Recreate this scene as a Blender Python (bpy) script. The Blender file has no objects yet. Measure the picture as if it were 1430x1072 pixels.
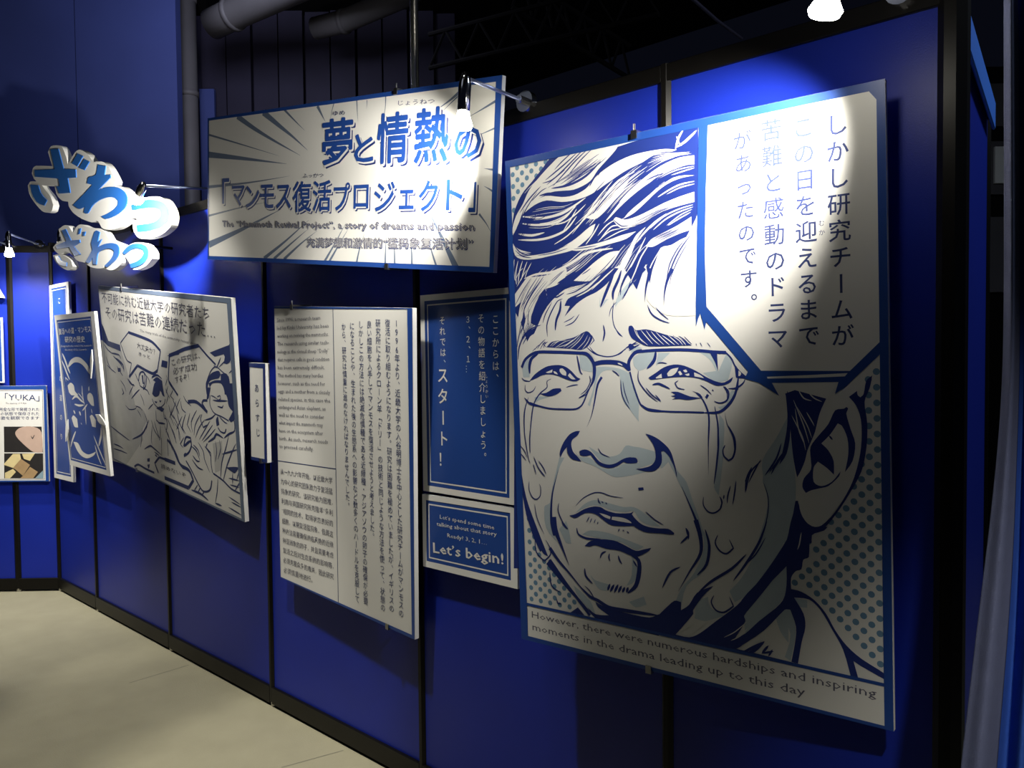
import bpy, bmesh, math, random
from mathutils import Vector, Matrix
from mathutils.geometry import tessellate_polygon
random.seed(4)
SC = bpy.context.scene
COL = SC.collection
# ---------------------------------------------------------------- camera
YAW, PITCH, ROLL = .757, -.034, -.010
Rv = Vector((math.cos(YAW), math.sin(YAW), 0)); Fv = Vector((-math.sin(YAW), math.cos(YAW), 0)); Zv = Vector((0, 0, 1))
F2 = Fv*math.cos(PITCH)+Zv*math.sin(PITCH); U2 = Zv*math.cos(PITCH)-Fv*math.sin(PITCH)
R3 = Rv*math.cos(ROLL)+U2*math.sin(ROLL); U3 = U2*math.cos(ROLL)-Rv*math.sin(ROLL)
cd = bpy.data.cameras.new('camera'); cam = bpy.data.objects.new('camera', cd); COL.objects.link(cam)
cam.matrix_world = Matrix(((R3.x, U3.x, -F2.x, 0), (R3.y, U3.y, -F2.y, 0), (R3.z, U3.z, -F2.z, 1.504), (0, 0, 0, 1)))
cd.sensor_fit = 'HORIZONTAL'; cd.sensor_width = 36; cd.lens = 36*1142/1430; cd.clip_start = .05; cd.clip_end = 60
SC.camera = cam
# ---------------------------------------------------------------- light and exposure
SC.view_settings.view_transform = 'Standard'; SC.view_settings.look = 'None'
SC.view_settings.gamma = 1; SC.view_settings.use_curve_mapping = False
SC.view_settings.exposure = 0.0
W = bpy.data.worlds.new('world'); SC.world = W; W.use_nodes = True
W.node_tree.nodes['Background'].inputs[0].default_value = (.25, .3, .6, 1)
W.node_tree.nodes['Background'].inputs[1].default_value = .008
LAMP_W = 60.0            # energy of an arm spotlight
def area(name, loc, target, size, power, col):
    l = bpy.data.lights.new(name, 'AREA'); l.energy = power; l.size = size; l.color = col
    o = bpy.data.objects.new(name, l); COL.objects.link(o); o.location = loc
    o.rotation_euler = (Vector(target)-Vector(loc)).to_track_quat('-Z', 'Y').to_euler()
    return o
# spot light aimed at a target point
def beam(name, loc, target, power, cone, col=(1, .96, .86), soft=.05, blend=.8):
    l = bpy.data.lights.new(name, 'SPOT'); l.energy = power; l.spot_size = math.radians(cone); l.spot_blend = blend; l.shadow_soft_size = soft; l.color = col
    o = bpy.data.objects.new(name, l); COL.objects.link(o); o.location = loc
    o.rotation_euler = (Vector(target)-Vector(loc)).to_track_quat('-Z', 'Y').to_euler()
# lights on the hall's ceiling, close to the wall and steeply above it
beam('ceiling_light', (-2.25, .85, 3.4), (-2.28, 1.66, 0), 225, 39, blend=.5)
beam('ceiling_light', (-3.3, .85, 3.4), (-3.32, 1.68, 0), 220, 38, blend=.5)
beam('ceiling_light', (-1.5, .85, 3.4), (-1.7, 1.72, .5), 30, 42)
beam('ceiling_light', (-5.3, .6, 3.4), (-5.3, 1.30, 0), 230, 42, blend=.6)
beam('drape_fill', (.7, .2, 3.4), (-.02, 1.5, .6), 230, 32)  # unseen spot added to brighten the drape
area('hall_fill', (-2.0, -1.6, 4.2), (-2.6, 1.8, 1.0), 1.5, 2, (.8, .85, 1))  # weak unseen area light added as ambient fill
area('backdrop_fill', (-4.9, 2.4, 4.4), (-7.0, 4.6, 3.2), .8, 45, (.75, .8, 1))  # unseen fill added to lift the backdrop walls and column
area('side_fill', (.9, 2.9, 3.8), (-.3, 2.3, 1.6), .6, 30, (.75, .85, 1))  # unseen fill added behind to light the end wall and its rail
# ---------------------------------------------------------------- materials
def mat(name, col, rough=.5, spec=.5, metal=0, noise=0, nscale=8, bump=0, bscale=200, emit=None, estr=0, sheen=0):
    m = bpy.data.materials.new(name); m.use_nodes = True; nt = m.node_tree; b = nt.nodes['Principled BSDF']
    b.inputs['Base Color'].default_value = (*col, 1); b.inputs['Roughness'].default_value = rough
    b.inputs['Specular IOR Level'].default_value = spec; b.inputs['Metallic'].default_value = metal
    if noise or bump:
        tc = nt.nodes.new('ShaderNodeTexCoord')
    if noise:
        n = nt.nodes.new('ShaderNodeTexNoise'); n.inputs['Scale'].default_value = nscale; n.inputs['Detail'].default_value = 6
        nt.links.new(tc.outputs['Object'], n.inputs['Vector'])
        mx = nt.nodes.new('ShaderNodeMix'); mx.data_type = 'RGBA'
        mx.inputs[6].default_value = (*[c*(1-noise) for c in col], 1); mx.inputs[7].default_value = (*[min(1, c*(1+noise)) for c in col], 1)
        nt.links.new(n.outputs['Fac'], mx.inputs[0]); nt.links.new(mx.outputs[2], b.inputs['Base Color'])
    if bump:
        n = nt.nodes.new('ShaderNodeTexNoise'); n.inputs['Scale'].default_value = bscale
        nt.links.new(tc.outputs['Object'], n.inputs['Vector'])
        bp = nt.nodes.new('ShaderNodeBump'); bp.inputs['Strength'].default_value = bump; bp.inputs['Distance'].default_value = .002
        nt.links.new(n.outputs['Fac'], bp.inputs['Height']); nt.links.new(bp.outputs[0], b.inputs['Normal'])
    if emit:
        b.inputs['Emission Color'].default_value = (*emit, 1); b.inputs['Emission Strength'].default_value = estr
    return m
M = dict(
    panel=mat('blue_laminate', (.007, .021, .29), .42, .30, noise=.12, nscale=3, bump=.15, bscale=350),
    panel_lit=mat('lit_blue_edge', (.05, .20, .75), .5),  # lighter copy of the panel blue, standing in for a lit top lip
    post=mat('black_anodised', (.004, .0035, .003), .4, .2, noise=.3, nscale=20),
    steel=mat('brushed_steel', (.45, .44, .42), .3, .5, 1, noise=.15, nscale=30),
    chrome=mat('chrome', (.8, .8, .82), .12, .5, 1, noise=.05, nscale=40),
    arm=mat('blue_grey_arm', (.35, .4, .6), .3, .5, .8),
    foam=mat('white_foam_board', (.78, .78, .75), .7, .3, noise=.04, nscale=6),
    paper=mat('white_print', (.72, .71, .67), .45, .4, noise=.03, nscale=5),
    blue=mat('blue_print', (.014, .058, .27), .4, .5, noise=.06, nscale=6),
    ink=mat('dark_blue_ink', (.014, .030, .18), .42, .45, noise=.06, nscale=6),
    navy=mat('navy_ink', (.012, .028, .15), .45, .4, noise=.08, nscale=9),
    key=mat('ink_lettering', (.03, .045, .14), .5, .3, noise=.08, nscale=9),
    grey=mat('grey_lettering', (.10, .10, .14), .5, .3, noise=.08, nscale=9),
    tone=mat('pale_blue_tone', (.46, .54, .58), .45, .4, noise=.06, nscale=30),
    dots=mat('halftone_blue', (.13, .25, .38), .45, .4, noise=.06, nscale=9),
    slate=mat('slate_speed_line', (.13, .17, .25), .45, .4, noise=.06, nscale=9),
    mtone=mat('grey_screen_tone', (.52, .52, .50), .45, .4, noise=.1, nscale=12),
    dark=mat('dark_print', (.02, .018, .018), .5, noise=.3, nscale=20),
    skin=mat('pinkish_print', (.50, .36, .29), .5, noise=.12, nscale=18),
    straw=mat('straw_print', (.66, .55, .28), .5, noise=.15, nscale=30),
    tan=mat('tan_print', (.36, .24, .12), .5, noise=.2, nscale=30),
    cyan=mat('blue_grey_print', (.22, .32, .38), .5, noise=.1, nscale=30),
    letter=mat('blue_cutout_face', (.025, .15, .52), .4, .5, noise=.05, nscale=8),
    floor=mat('beige_floor', (.31, .29, .20), .75, .3, noise=.16, nscale=5, bump=.3, bscale=160),
    seam=mat('floor_seam', (.19, .18, .13), .8, noise=.2),
    back=mat('dark_blue_backdrop', (.030, .042, .15), .7, .2, noise=.2, nscale=2, bump=.1, bscale=60),
    corr=mat('corrugated_navy', (.013, .011, .026), .7, .2, noise=.25, nscale=4),
    duct=mat('grey_duct', (.075, .070, .075), .6, .3, noise=.2, nscale=5),
    ceil=mat('black_ceiling', (.006, .006, .007), .9, .1, noise=.3, nscale=4),
    truss=mat('dark_truss', (.008, .007, .008), .8, .1, noise=.3, nscale=12),
    cloth=mat('blue_drape', (.035, .11, .50), .8, .2, noise=.12, nscale=30, bump=.5, bscale=500),
    fold_light=mat('drape_fold_highlight', (.14, .16, .28), .85, .2, noise=.12, nscale=40, bump=.5, bscale=500),  # highlight on a fold of the blue drape, put into the colour
    glow=mat('lit_bulb', (1, .97, .9), .5, emit=(1, .95, .82), estr=45),
    cable=mat('black_cable', (.09, .085, .14), .5, noise=.1),
)
# ---------------------------------------------------------------- helpers
def link(name, bm, m, parent=None, smooth=False):
    me = bpy.data.meshes.new(name); bm.to_mesh(me); bm.free()
    me.materials.append(M[m] if isinstance(m, str) else m)
    if smooth:
        for p in me.polygons: p.use_smooth = True
    o = bpy.data.objects.new(name, me); COL.objects.link(o)
    if parent: o.parent = parent
    return o
def empty(name, loc=(0, 0, 0), mw=None):
    o = bpy.data.objects.new(name, None); COL.objects.link(o); o.empty_display_size = .1
    if mw is not None: o.matrix_world = mw
    else: o.location = loc
    return o
def tag(o, label, cat, group=None):
    o['label'] = label; o['category'] = cat
    if group: o['group'] = group
    return o
def box(bm, x0, x1, y0, y1, z0, z1, mx=None, bev=0):
    vs = [bm.verts.new(v) for v in ((x0, y0, z0), (x1, y0, z0), (x1, y1, z0), (x0, y1, z0), (x0, y0, z1), (x1, y0, z1), (x1, y1, z1), (x0, y1, z1))]
    fs = [bm.faces.new([vs[i] for i in f]) for f in ((3, 2, 1, 0), (4, 5, 6, 7), (0, 1, 5, 4), (1, 2, 6, 5), (2, 3, 7, 6), (3, 0, 4, 7))]
    if bev:
        es = list({e for f in fs for e in f.edges})
        r = bmesh.ops.bevel(bm, geom=es, offset=bev, segments=1, affect='EDGES', clamp_overlap=True)
        vs = list({v for f in r['faces'] for v in f.verts})
    if mx is not None:
        for v in vs: v.co = mx @ v.co
    return vs
def tube(bm, pts, r, n=10, caps=True, radii=None):
    pts = [Vector(p) for p in pts]; rings = []; ref = None
    for i, p in enumerate(pts):
        d = (pts[min(i+1, len(pts)-1)]-pts[max(i-1, 0)]).normalized()
        if ref is None: ref = d.orthogonal().normalized()
        a = (ref-d*ref.dot(d)).normalized(); b = d.cross(a); ref = a
        rr = radii[i] if radii else r
        rings.append([bm.verts.new(p+(a*math.cos(2*math.pi*k/n)+b*math.sin(2*math.pi*k/n))*rr) for k in range(n)])
    for A, B in zip(rings, rings[1:]):
        for k in range(n): bm.faces.new((A[k], A[(k+1) % n], B[(k+1) % n], B[k]))
    if caps:
        bm.faces.new(rings[0][::-1]); bm.faces.new(rings[-1])
def octpost(bm, x, y, z0, z1, w, a=0):
    r = w/2/math.cos(math.pi/8)
    for k in range(8): pass
    lo = [bm.verts.new((x+r*math.cos(a+math.pi/8+k*math.pi/4), y+r*math.sin(a+math.pi/8+k*math.pi/4), z0)) for k in range(8)]
    hi = [bm.verts.new((v.co.x, v.co.y, z1)) for v in lo]
    for k in range(8): bm.faces.new((lo[k], lo[(k+1) % 8], hi[(k+1) % 8], hi[k]))
    bm.faces.new(lo[::-1]); bm.faces.new(hi)
def corner_turn(a, b, c):
    u = (b-a); v = (c-b)
    if u.length < 1e-9 or v.length < 1e-9: return 0
    return abs(u.angle(v))
def smooth_path(pts, closed, n=4):
    P = [Vector(p) for p in pts]; N = len(P)
    if N < 3: return P
    T = []
    for i in range(N):
        a = P[i-1] if (closed or i > 0) else P[i]; c = P[(i+1) % N] if (closed or i < N-1) else P[i]
        if (closed or 0 < i < N-1) and corner_turn(a, P[i], c) > 1.15: T.append(None)
        else: T.append((c-a)*.5)
    out = []
    for i in range(N if closed else N-1):
        p, q = P[i], P[(i+1) % N]; L = (q-p).length
        t0 = T[i] if T[i] is not None else (q-p)*.6; t1 = T[(i+1) % N] if T[(i+1) % N] is not None else (q-p)*.6
        if t0.length > L: t0 = t0.normalized()*L
        if t1.length > L: t1 = t1.normalized()*L
        for k in range(n):
            s = k/n; s2 = s*s; s3 = s2*s
            out.append(p*(2*s3-3*s2+1)+t0*(s3-2*s2+s)+q*(-2*s3+3*s2)+t1*(s3-s2))
    if not closed: out.append(P[-1])
    return out
_zi = [0]
def fill(bm, pts, z, thick=0):
    """flat print polygon (or, with thick, a solid cut-out) from 2-D points"""
    _zi[0] = (_zi[0]+1) % 80; z += _zi[0]*1e-6
    v3 = [Vector((p[0], p[1], 0)) for p in pts]
    clean = [v3[0]]
    for v in v3[1:]:
        if (v-clean[-1]).length > 1e-5: clean.append(v)
    if (clean[0]-clean[-1]).length < 1e-5: clean.pop()
    area2 = sum(a.x*b.y-b.x*a.y for a, b in zip(clean, clean[1:]+clean[:1]))
    if area2 < 0: clean.reverse()
    vs = [bm.verts.new((v.x, v.y, z)) for v in clean]
    for t in tessellate_polygon([clean]):
        a, b, c = (clean[i] for i in t)
        if (b-a).cross(c-a).z < 0: t = t[::-1]
        try: bm.faces.new([vs[i] for i in t])
        except ValueError: pass
    if thick:
        vb = [bm.verts.new((v.x, v.y, z-thick)) for v in clean]; n = len(vs)
        for i in range(n):
            bm.faces.new((vs[i], vb[i], vb[(i+1) % n], vs[(i+1) % n]))
def stroke(bm, pts, w, z, kind):
    _zi[0] = (_zi[0]+1) % 80; z += _zi[0]*1e-6
    P = smooth_path(pts, False, 4) if len(pts) > 2 else [Vector(pts[0]).lerp(Vector(pts[1]), k/4) for k in range(5)]
    n = len(P); Ls = [0]
    for a, b in zip(P, P[1:]): Ls.append(Ls[-1]+(b-a).length)
    tot = Ls[-1] or 1; A = []; B = []
    for i, p in enumerate(P):
        d = P[min(i+1, n-1)]-P[max(i-1, 0)]
        if d.length < 1e-9: d = Vector((1, 0))
        d.normalize(); nn = Vector((-d.y, d.x)); s = Ls[i]/tot
        if kind == 'S': h = w*.5*(.16+.84*max(0, 4*s*(1-s))**.6)
        elif kind == 'H': h = w*.5*(1-s*.97)
        else: h = w*.5
        A.append(bm.verts.new((p.x+nn.x*h, p.y+nn.y*h, z))); B.append(bm.verts.new((p.x-nn.x*h, p.y-nn.y*h, z)))
    for i in range(n-1):
        f = bm.faces.new((B[i], B[i+1], A[i+1], A[i]))
def inside(p, poly):
    r = False; x, y = p
    for (x0, y0), (x1, y1) in zip(poly, poly[1:]+poly[:1]):
        if (y0 > y) != (y1 > y) and x < (x1-x0)*(y-y0)/(y1-y0)+x0: r = not r
    return r
LAY = .00013
# ---------------------------------------------------------------- lettering
_g = {}
def textmesh(s, bold=0):
    k = (s, bold)
    if k not in _g:
        c = bpy.data.curves.new('lettering_source', 'FONT'); c.body = s; c.size = 1; c.resolution_u = 2 if len(s) < 3 else 1; c.offset = bold
        o = bpy.data.objects.new('lettering_source', c); COL.objects.link(o)
        m = bpy.data.meshes.new_from_object(o)
        vs = [(v.co.x, v.co.y) for v in m.vertices]; fs = [tuple(p.vertices) for p in m.polygons]
        bpy.data.objects.remove(o); bpy.data.curves.remove(c); bpy.data.meshes.remove(m)
        _g[k] = (vs, fs)
    return _g[k]
def put(bm, g, f, z):
    vs, fs = g
    bv = [bm.verts.new((*f(x, y), z)) for x, y in vs]
    for q in fs:
        a, b, c = (bv[i].co for i in q[:3])
        try: fc = bm.faces.new([bv[i] for i in q])
        except ValueError: continue
        if fc.normal.z < 0 or (b-a).cross(c-a).z < 0: fc.normal_flip()
def putb(bm, g, f, z, r):
    "print a glyph with strokes thickened by r (em): overprinted copies"
    put(bm, g, f, z)
    if r:
        for k in range(8):
            dx, dy = r*math.cos(k*math.pi/4), r*math.sin(k*math.pi/4)
            put(bm, g, lambda x, y: f(x+dx, y+dy), z-(k+1)*1.5e-6)
ROT = 'ー…「」（）～'
def vchar(bm, ch, cx, cy, s, z, bold=0):
    g = textmesh(ch)
    if ch in ROT: f = lambda x, y: (cx+(y-.38)*s, cy-(x-.5)*s)
    elif ch in '、。': f = lambda x, y: (cx+(x-.5+.55)*s, cy+(y-.36+.5)*s)
    elif ord(ch) < 128: f = lambda x, y: (cx+(x-.29)*s, cy+(y-.36)*s)
    else: f = lambda x, y: (cx+(x-.5)*s, cy+(y-.36)*s)
    putb(bm, g, f, z, bold)
DATA={"boards":{"portrait":{"c":[-1.0845,1.717,1.3775],"s":[0.9925,1.3491],"r":[0.08188,0.02366,0.01203]},"title":{"c":[-2.435,1.657,2.1117],"s":[1.5381,0.5625],"r":[0.07935,0.04045,-0.10652]},"manga":{"c":[-3.9673,1.727,1.3523],"s":[1.5123,0.9681],"r":[-0.02684,0.09416,-0.10126]},"text":{"c":[-2.5278,1.742,1.1317],"s":[0.8776,1.1159],"r":[-0.02083,0.03686,-0.05699]},"plate":{"c":[-3.0902,1.737,1.2816],"s":[0.1301,0.4087],"r":[-0.00687,0.01352,-0.02178]},"message":{"c":[-1.8905,1.787,1.382],"s":[0.4292,0.6566],"r":[-0.00038,0.00311,0.00029]},"begin":{"c":[-1.8908,1.787,0.9215],"s":[0.4354,0.2455],"r":[0.00515,-0.00589,0.00774]},"long":{"c":[-5.5782,1.787,1.3701],"s":[0.3432,1.2322],"r":[0.0027,-0.00438,0.00696]},"tusk":{"c":[-5.0055,1.707,1.3204],"s":[0.6602,0.9047],"r":[-0.01887,0.07251,-0.00971]},"yuka":{"right":-0.0362,"top":1.3447,"bot":0.7234,"W":0.42}},"polys":{"portrait_in":[[0.0172,0.0195],[0.9753,0.0186],[0.9741,1.3415],[0.0253,1.3357]],"title_in":[[0.0107,0.0107],[1.5147,0.0165],[1.5207,0.5456],[0.0078,0.5478]],"manga_in":[[0.0052,0.0184],[1.4755,0.0227],[1.4848,0.958],[0.0065,0.9628]],"text_in":[[0.0013,0.01],[0.8513,0.0038],[0.8625,1.103],[0.0019,1.1109]],"plate_in":[[0.004,0.0172],[0.1121,0.0198],[0.11,0.3946],[0.0008,0.3944]],"message_in":[[0.0215,0.0205],[0.4104,0.0194],[0.4015,0.6368],[0.0233,0.6361]],"begin_in":[[0.0199,0.0183],[0.4076,0.0173],[0.4071,0.223],[0.0188,0.224]],"long_in":[[0.0336,0.0218],[0.3051,0.0222],[0.3023,1.2015],[0.0416,1.2036]],"tusk_in":[[0.0362,0.0311],[0.609,0.0257],[0.6101,0.8742],[0.0267,0.8718]],"text_lines":[[0.4181,0.0058],[0.4206,1.1085],[-0.0002,0.626],[0.4203,0.5981]],"yuka_in":[[0.1259,0.0214],[0.4015,0.0245],[0.3994,0.614],[0.1078,0.6098]]},"texts":[["V","portrait","しかし研究チームが",0.8959,0.0739,0.901,0.5169,0.0487,"k",0.009],["V","portrait","この日を迎えるまで",0.8261,0.066,0.8303,0.5141,0.0493,"k",0.009],["V","portrait","むか",0.861,0.2749,0.8614,0.2946,0.0138,"k",0],["V","portrait","苦難と感動のドラマ",0.7558,0.0584,0.7607,0.5178,0.0494,"k",0.009],["V","portrait","があったのです。",0.6883,0.0689,0.6978,0.4329,0.0447,"k",0.009],["H","portrait","However, there were numerous hardships and inspiring",0.041,1.2724,0.9588,1.278,0.0269,"g",0],["H","portrait","moments in the drama leading up to this day",0.042,1.3075,0.8077,1.3112,0.0278,"g",0],["C","title","夢",0.8104,0.1405,0.1567,0.1492,0,"T",0.022],["C","title","と",0.9482,0.17,0.0899,0.0888,0,"T",0.022],["C","title","情",1.0863,0.1463,0.1417,0.1538,0,"T",0.022],["C","title","熱",1.2606,0.1489,0.1428,0.1605,0,"T",0.022],["C","title","の",1.4141,0.18,0.1037,0.0879,0,"T",0.022],["C","title","「",0.1299,0.2903,0.0456,0.0948,0,"U",0.016],["C","title","マ",0.2172,0.3109,0.0833,0.0769,0,"U",0.016],["C","title","ン",0.3125,0.3157,0.085,0.0809,0,"U",0.016],["C","title","モ",0.4059,0.3168,0.0865,0.0847,0,"U",0.016],["C","title","ス",0.5091,0.3199,0.0873,0.0829,0,"U",0.016],["C","title","復",0.6194,0.3223,0.1042,0.1064,0,"U",0.016],["C","title","活",0.7327,0.3222,0.0993,0.1038,0,"U",0.016],["C","title","プ",0.8409,0.327,0.0834,0.0918,0,"U",0.016],["C","title","ロ",0.9405,0.3292,0.0725,0.0756,0,"U",0.016],["C","title","ジ",1.0555,0.3316,0.0964,0.0921,0,"U",0.016],["C","title","ェ",1.1597,0.3429,0.0656,0.0584,0,"U",0.016],["C","title","ク",1.257,0.3337,0.0814,0.0922,0,"U",0.016],["C","title","ト",1.3683,0.3326,0.0652,0.0897,0,"U",0.016],["C","title","」",1.4418,0.3413,0.0257,0.0839,0,"U",0.016],["H","title","ゆめ",0.7843,0.0461,0.8487,0.0479,0.0167,"k",0],["H","title","じょうねつ",1.1087,0.0404,1.2716,0.0486,0.0175,"k",0],["H","title","ふっかつ",0.6228,0.2493,0.7403,0.2512,0.0174,"k",0],["H","title","The “Mammoth Revival Project”, a story of dreams and passion",0.1053,0.4183,1.4546,0.4293,0.0313,"R",0.01],["H","title","充满梦想和激情的“猛犸象复活计划”",0.6504,0.4848,1.4513,0.4788,0.0346,"R",0.01],["V","text","1996年より、近畿大学の入谷明博士を中心とした研究チームがマンモスの",0.7941,0.0512,0.805,1.0443,0.0292,"k",0.0],["V","text","復活に取り組むようになります。研究は困難を極めていましたが、イギリスの",0.7448,0.0523,0.751,1.0413,0.0291,"k",0.0],["V","text","研究所によるクローン羊「ドリー」の技術と同じような方法を使って、状態の",0.691,0.0535,0.7007,1.0523,0.0294,"k",0.0],["V","text","良い細胞を入手してマンモスを復活させようと考えました。",0.6402,0.0596,0.6436,0.8053,0.0287,"k",0.0],["V","text","しかしこの方法には絶滅危惧種である近縁種・アジアゾウの卵子の確保が必要",0.59,0.0608,0.598,1.0562,0.0293,"k",0.0],["V","text","になることや、生まれた後の生態系への影響など数多くのハードルを克服して",0.5375,0.0672,0.5452,1.0621,0.0293,"k",0.0],["V","text","から、研究は慎重に進めなければなりませんでした。",0.4851,0.0711,0.4938,0.7213,0.0283,"k",0.0],["H","text","Since 1996, a research team",0.02,0.0572,0.3339,0.0418,0.0208,"g",0],["H","text","led by Kinki University has been",0.0198,0.0886,0.3878,0.0698,0.0207,"g",0],["H","text","working on reviving the mammoths.",0.0196,0.12,0.388,0.1004,0.0207,"g",0],["H","text","The research using similar tech-",0.0193,0.1515,0.3883,0.1311,0.0208,"g",0],["H","text","nology as the cloned sheep “Dolly”",0.0191,0.183,0.3886,0.1618,0.0208,"g",0],["H","text","that requires cells in good condition",0.0189,0.2146,0.3889,0.1925,0.0208,"g",0],["H","text","has been extremely difficult.",0.0186,0.2462,0.3569,0.2253,0.0209,"g",0],["H","text","This method has many hurdles",0.0184,0.2779,0.3462,0.2569,0.021,"g",0],["H","text","however, such as the need for",0.0182,0.3096,0.3573,0.2871,0.021,"g",0],["H","text","eggs and a mother from a closely",0.018,0.3414,0.39,0.3159,0.0209,"g",0],["H","text","related species, in this case the",0.0177,0.3732,0.3902,0.3468,0.021,"g",0],["H","text","endangered Asian elephant, as",0.0175,0.405,0.3581,0.3802,0.0211,"g",0],["H","text","well as the need to consider",0.0173,0.4369,0.3473,0.4121,0.0212,"g",0],["H","text","what impact the mammoth may",0.017,0.4689,0.3366,0.4441,0.0212,"g",0],["H","text","have on the ecosystem after",0.0168,0.5009,0.3368,0.4753,0.0213,"g",0],["H","text","birth. As such, research needs",0.0166,0.5329,0.3699,0.5039,0.0212,"g",0],["H","text","to proceed carefully.",0.0163,0.565,0.2697,0.5436,0.0215,"g",0],["H","text","从一九九六年开始，以近畿大学",0.0207,0.6671,0.3957,0.6464,0.0241,"g",0],["H","text","为中心的研究团队致力于复活猛",0.0213,0.7077,0.3955,0.6872,0.0242,"g",0],["H","text","犸象的研究。该研究极为困难，",0.0219,0.7482,0.3953,0.728,0.0242,"g",0],["H","text","利用与英国研究所克隆羊“多利",0.0226,0.7889,0.3951,0.7689,0.0243,"g",0],["H","text","”相同的技术，取得状态良好的",0.0232,0.8296,0.3948,0.8099,0.0243,"g",0],["H","text","细胞，以期复活猛犸象。但是这",0.0238,0.8703,0.3946,0.851,0.0244,"g",0],["H","text","种方法需要确保濒临灭绝的近缘",0.0245,0.9111,0.3944,0.8922,0.0244,"g",0],["H","text","种亚洲象的卵子，并且需要考虑",0.0251,0.952,0.3941,0.9334,0.0245,"g",0],["H","text","复活之后对生态系统的影响等，",0.0258,0.9929,0.3939,0.9747,0.0245,"g",0],["H","text","必须克服众多的难关，因此研究",0.0264,1.0339,0.3937,1.0161,0.0246,"g",0],["H","text","必须慎重地进行。",0.027,1.0749,0.2435,1.0647,0.025,"g",0],["V","message","ここからは、",0.352,0.093,0.3499,0.2718,0.0304,"w",0],["V","message","その物語を紹介しましょう。",0.289,0.0883,0.2923,0.5184,0.0305,"w",0],["V","message","しょうかい",0.3093,0.2676,0.3103,0.3301,0.0125,"w",0],["V","message","３、２、１…",0.2299,0.0894,0.2284,0.2454,0.0265,"w",0],["V","message","それでは、",0.1087,0.0884,0.1103,0.2267,0.0294,"w",0],["V","message","スタート！",0.1072,0.2669,0.104,0.5438,0.0554,"w",0.01],["H","begin","Let’s spend some time",0.0882,0.0677,0.3386,0.0714,0.0183,"w",0],["H","begin","talking about that story",0.0716,0.0934,0.3492,0.0911,0.0184,"w",0],["H","begin","Ready? 3, 2, 1…",0.1235,0.1246,0.3054,0.1239,0.0185,"w",0],["H","begin","Let’s begin!",0.0531,0.1775,0.3762,0.1659,0.0464,"w",0.015],["V","plate","あらすじ",0.0582,0.1042,0.061,0.289,0.037,"k",0],["H","manga","不可能に挑む近畿大学の研究者たち",0.0437,0.0622,1.3045,0.0779,0.0593,"g",0],["H","manga","その研究は苦難の連続だった…",0.0776,0.1417,1.3475,0.153,0.0698,"g",0],["H","manga","The many trials of the university researchers",0.529,0.206,1.163,0.2216,0.0173,"g",0],["H","manga","大丈夫か？",0.4772,0.2829,0.6948,0.2998,0.033,"g",0],["H","manga","きっと",0.4867,0.326,0.6286,0.3308,0.0222,"g",0],["H","manga","この研究は、",0.8784,0.3346,1.1844,0.2683,0.0339,"g",0],["H","manga","必ず成功",0.8872,0.3749,1.1467,0.3241,0.0342,"g",0],["H","manga","するぞ！",0.9042,0.4143,1.0565,0.3801,0.0346,"g",0],["H","manga","諦めないぞ",0.6553,0.8803,0.9442,0.8745,0.0261,"g",0],["H","tusk","復活への道・マンモス",0.0471,0.0998,0.5894,0.094,0.0367,"w",0.01],["H","tusk","研究の歴史",0.1474,0.148,0.478,0.1479,0.0369,"w",0.01],["H","tusk","A long road to the revival of the mammoth",0.059,0.1855,0.5744,0.1847,0.0164,"w",0],["H","tusk","the story of the research",0.1291,0.2071,0.4896,0.2062,0.0165,"w",0],["V","long","これまでの道のり",0.1747,0.1074,0.1501,0.9597,0.0426,"w",0],["H","yuka","R「YUKA」",0.079,0.0694,0.374,0.0774,0.0508,"k",0],["H","yuka","The mummy of YUKA",0.1594,0.1119,0.2911,0.1134,0.0139,"g",0],["H","yuka","ほぼ完全な形で発掘された",0.0674,0.1501,0.3718,0.1537,0.0231,"k",0],["H","yuka","冷凍の状態で保存された",0.0666,0.1779,0.371,0.1815,0.0231,"k",0],["H","yuka","その姿を観察できます",0.0657,0.2056,0.3701,0.2093,0.0231,"k",0]]}
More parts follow.
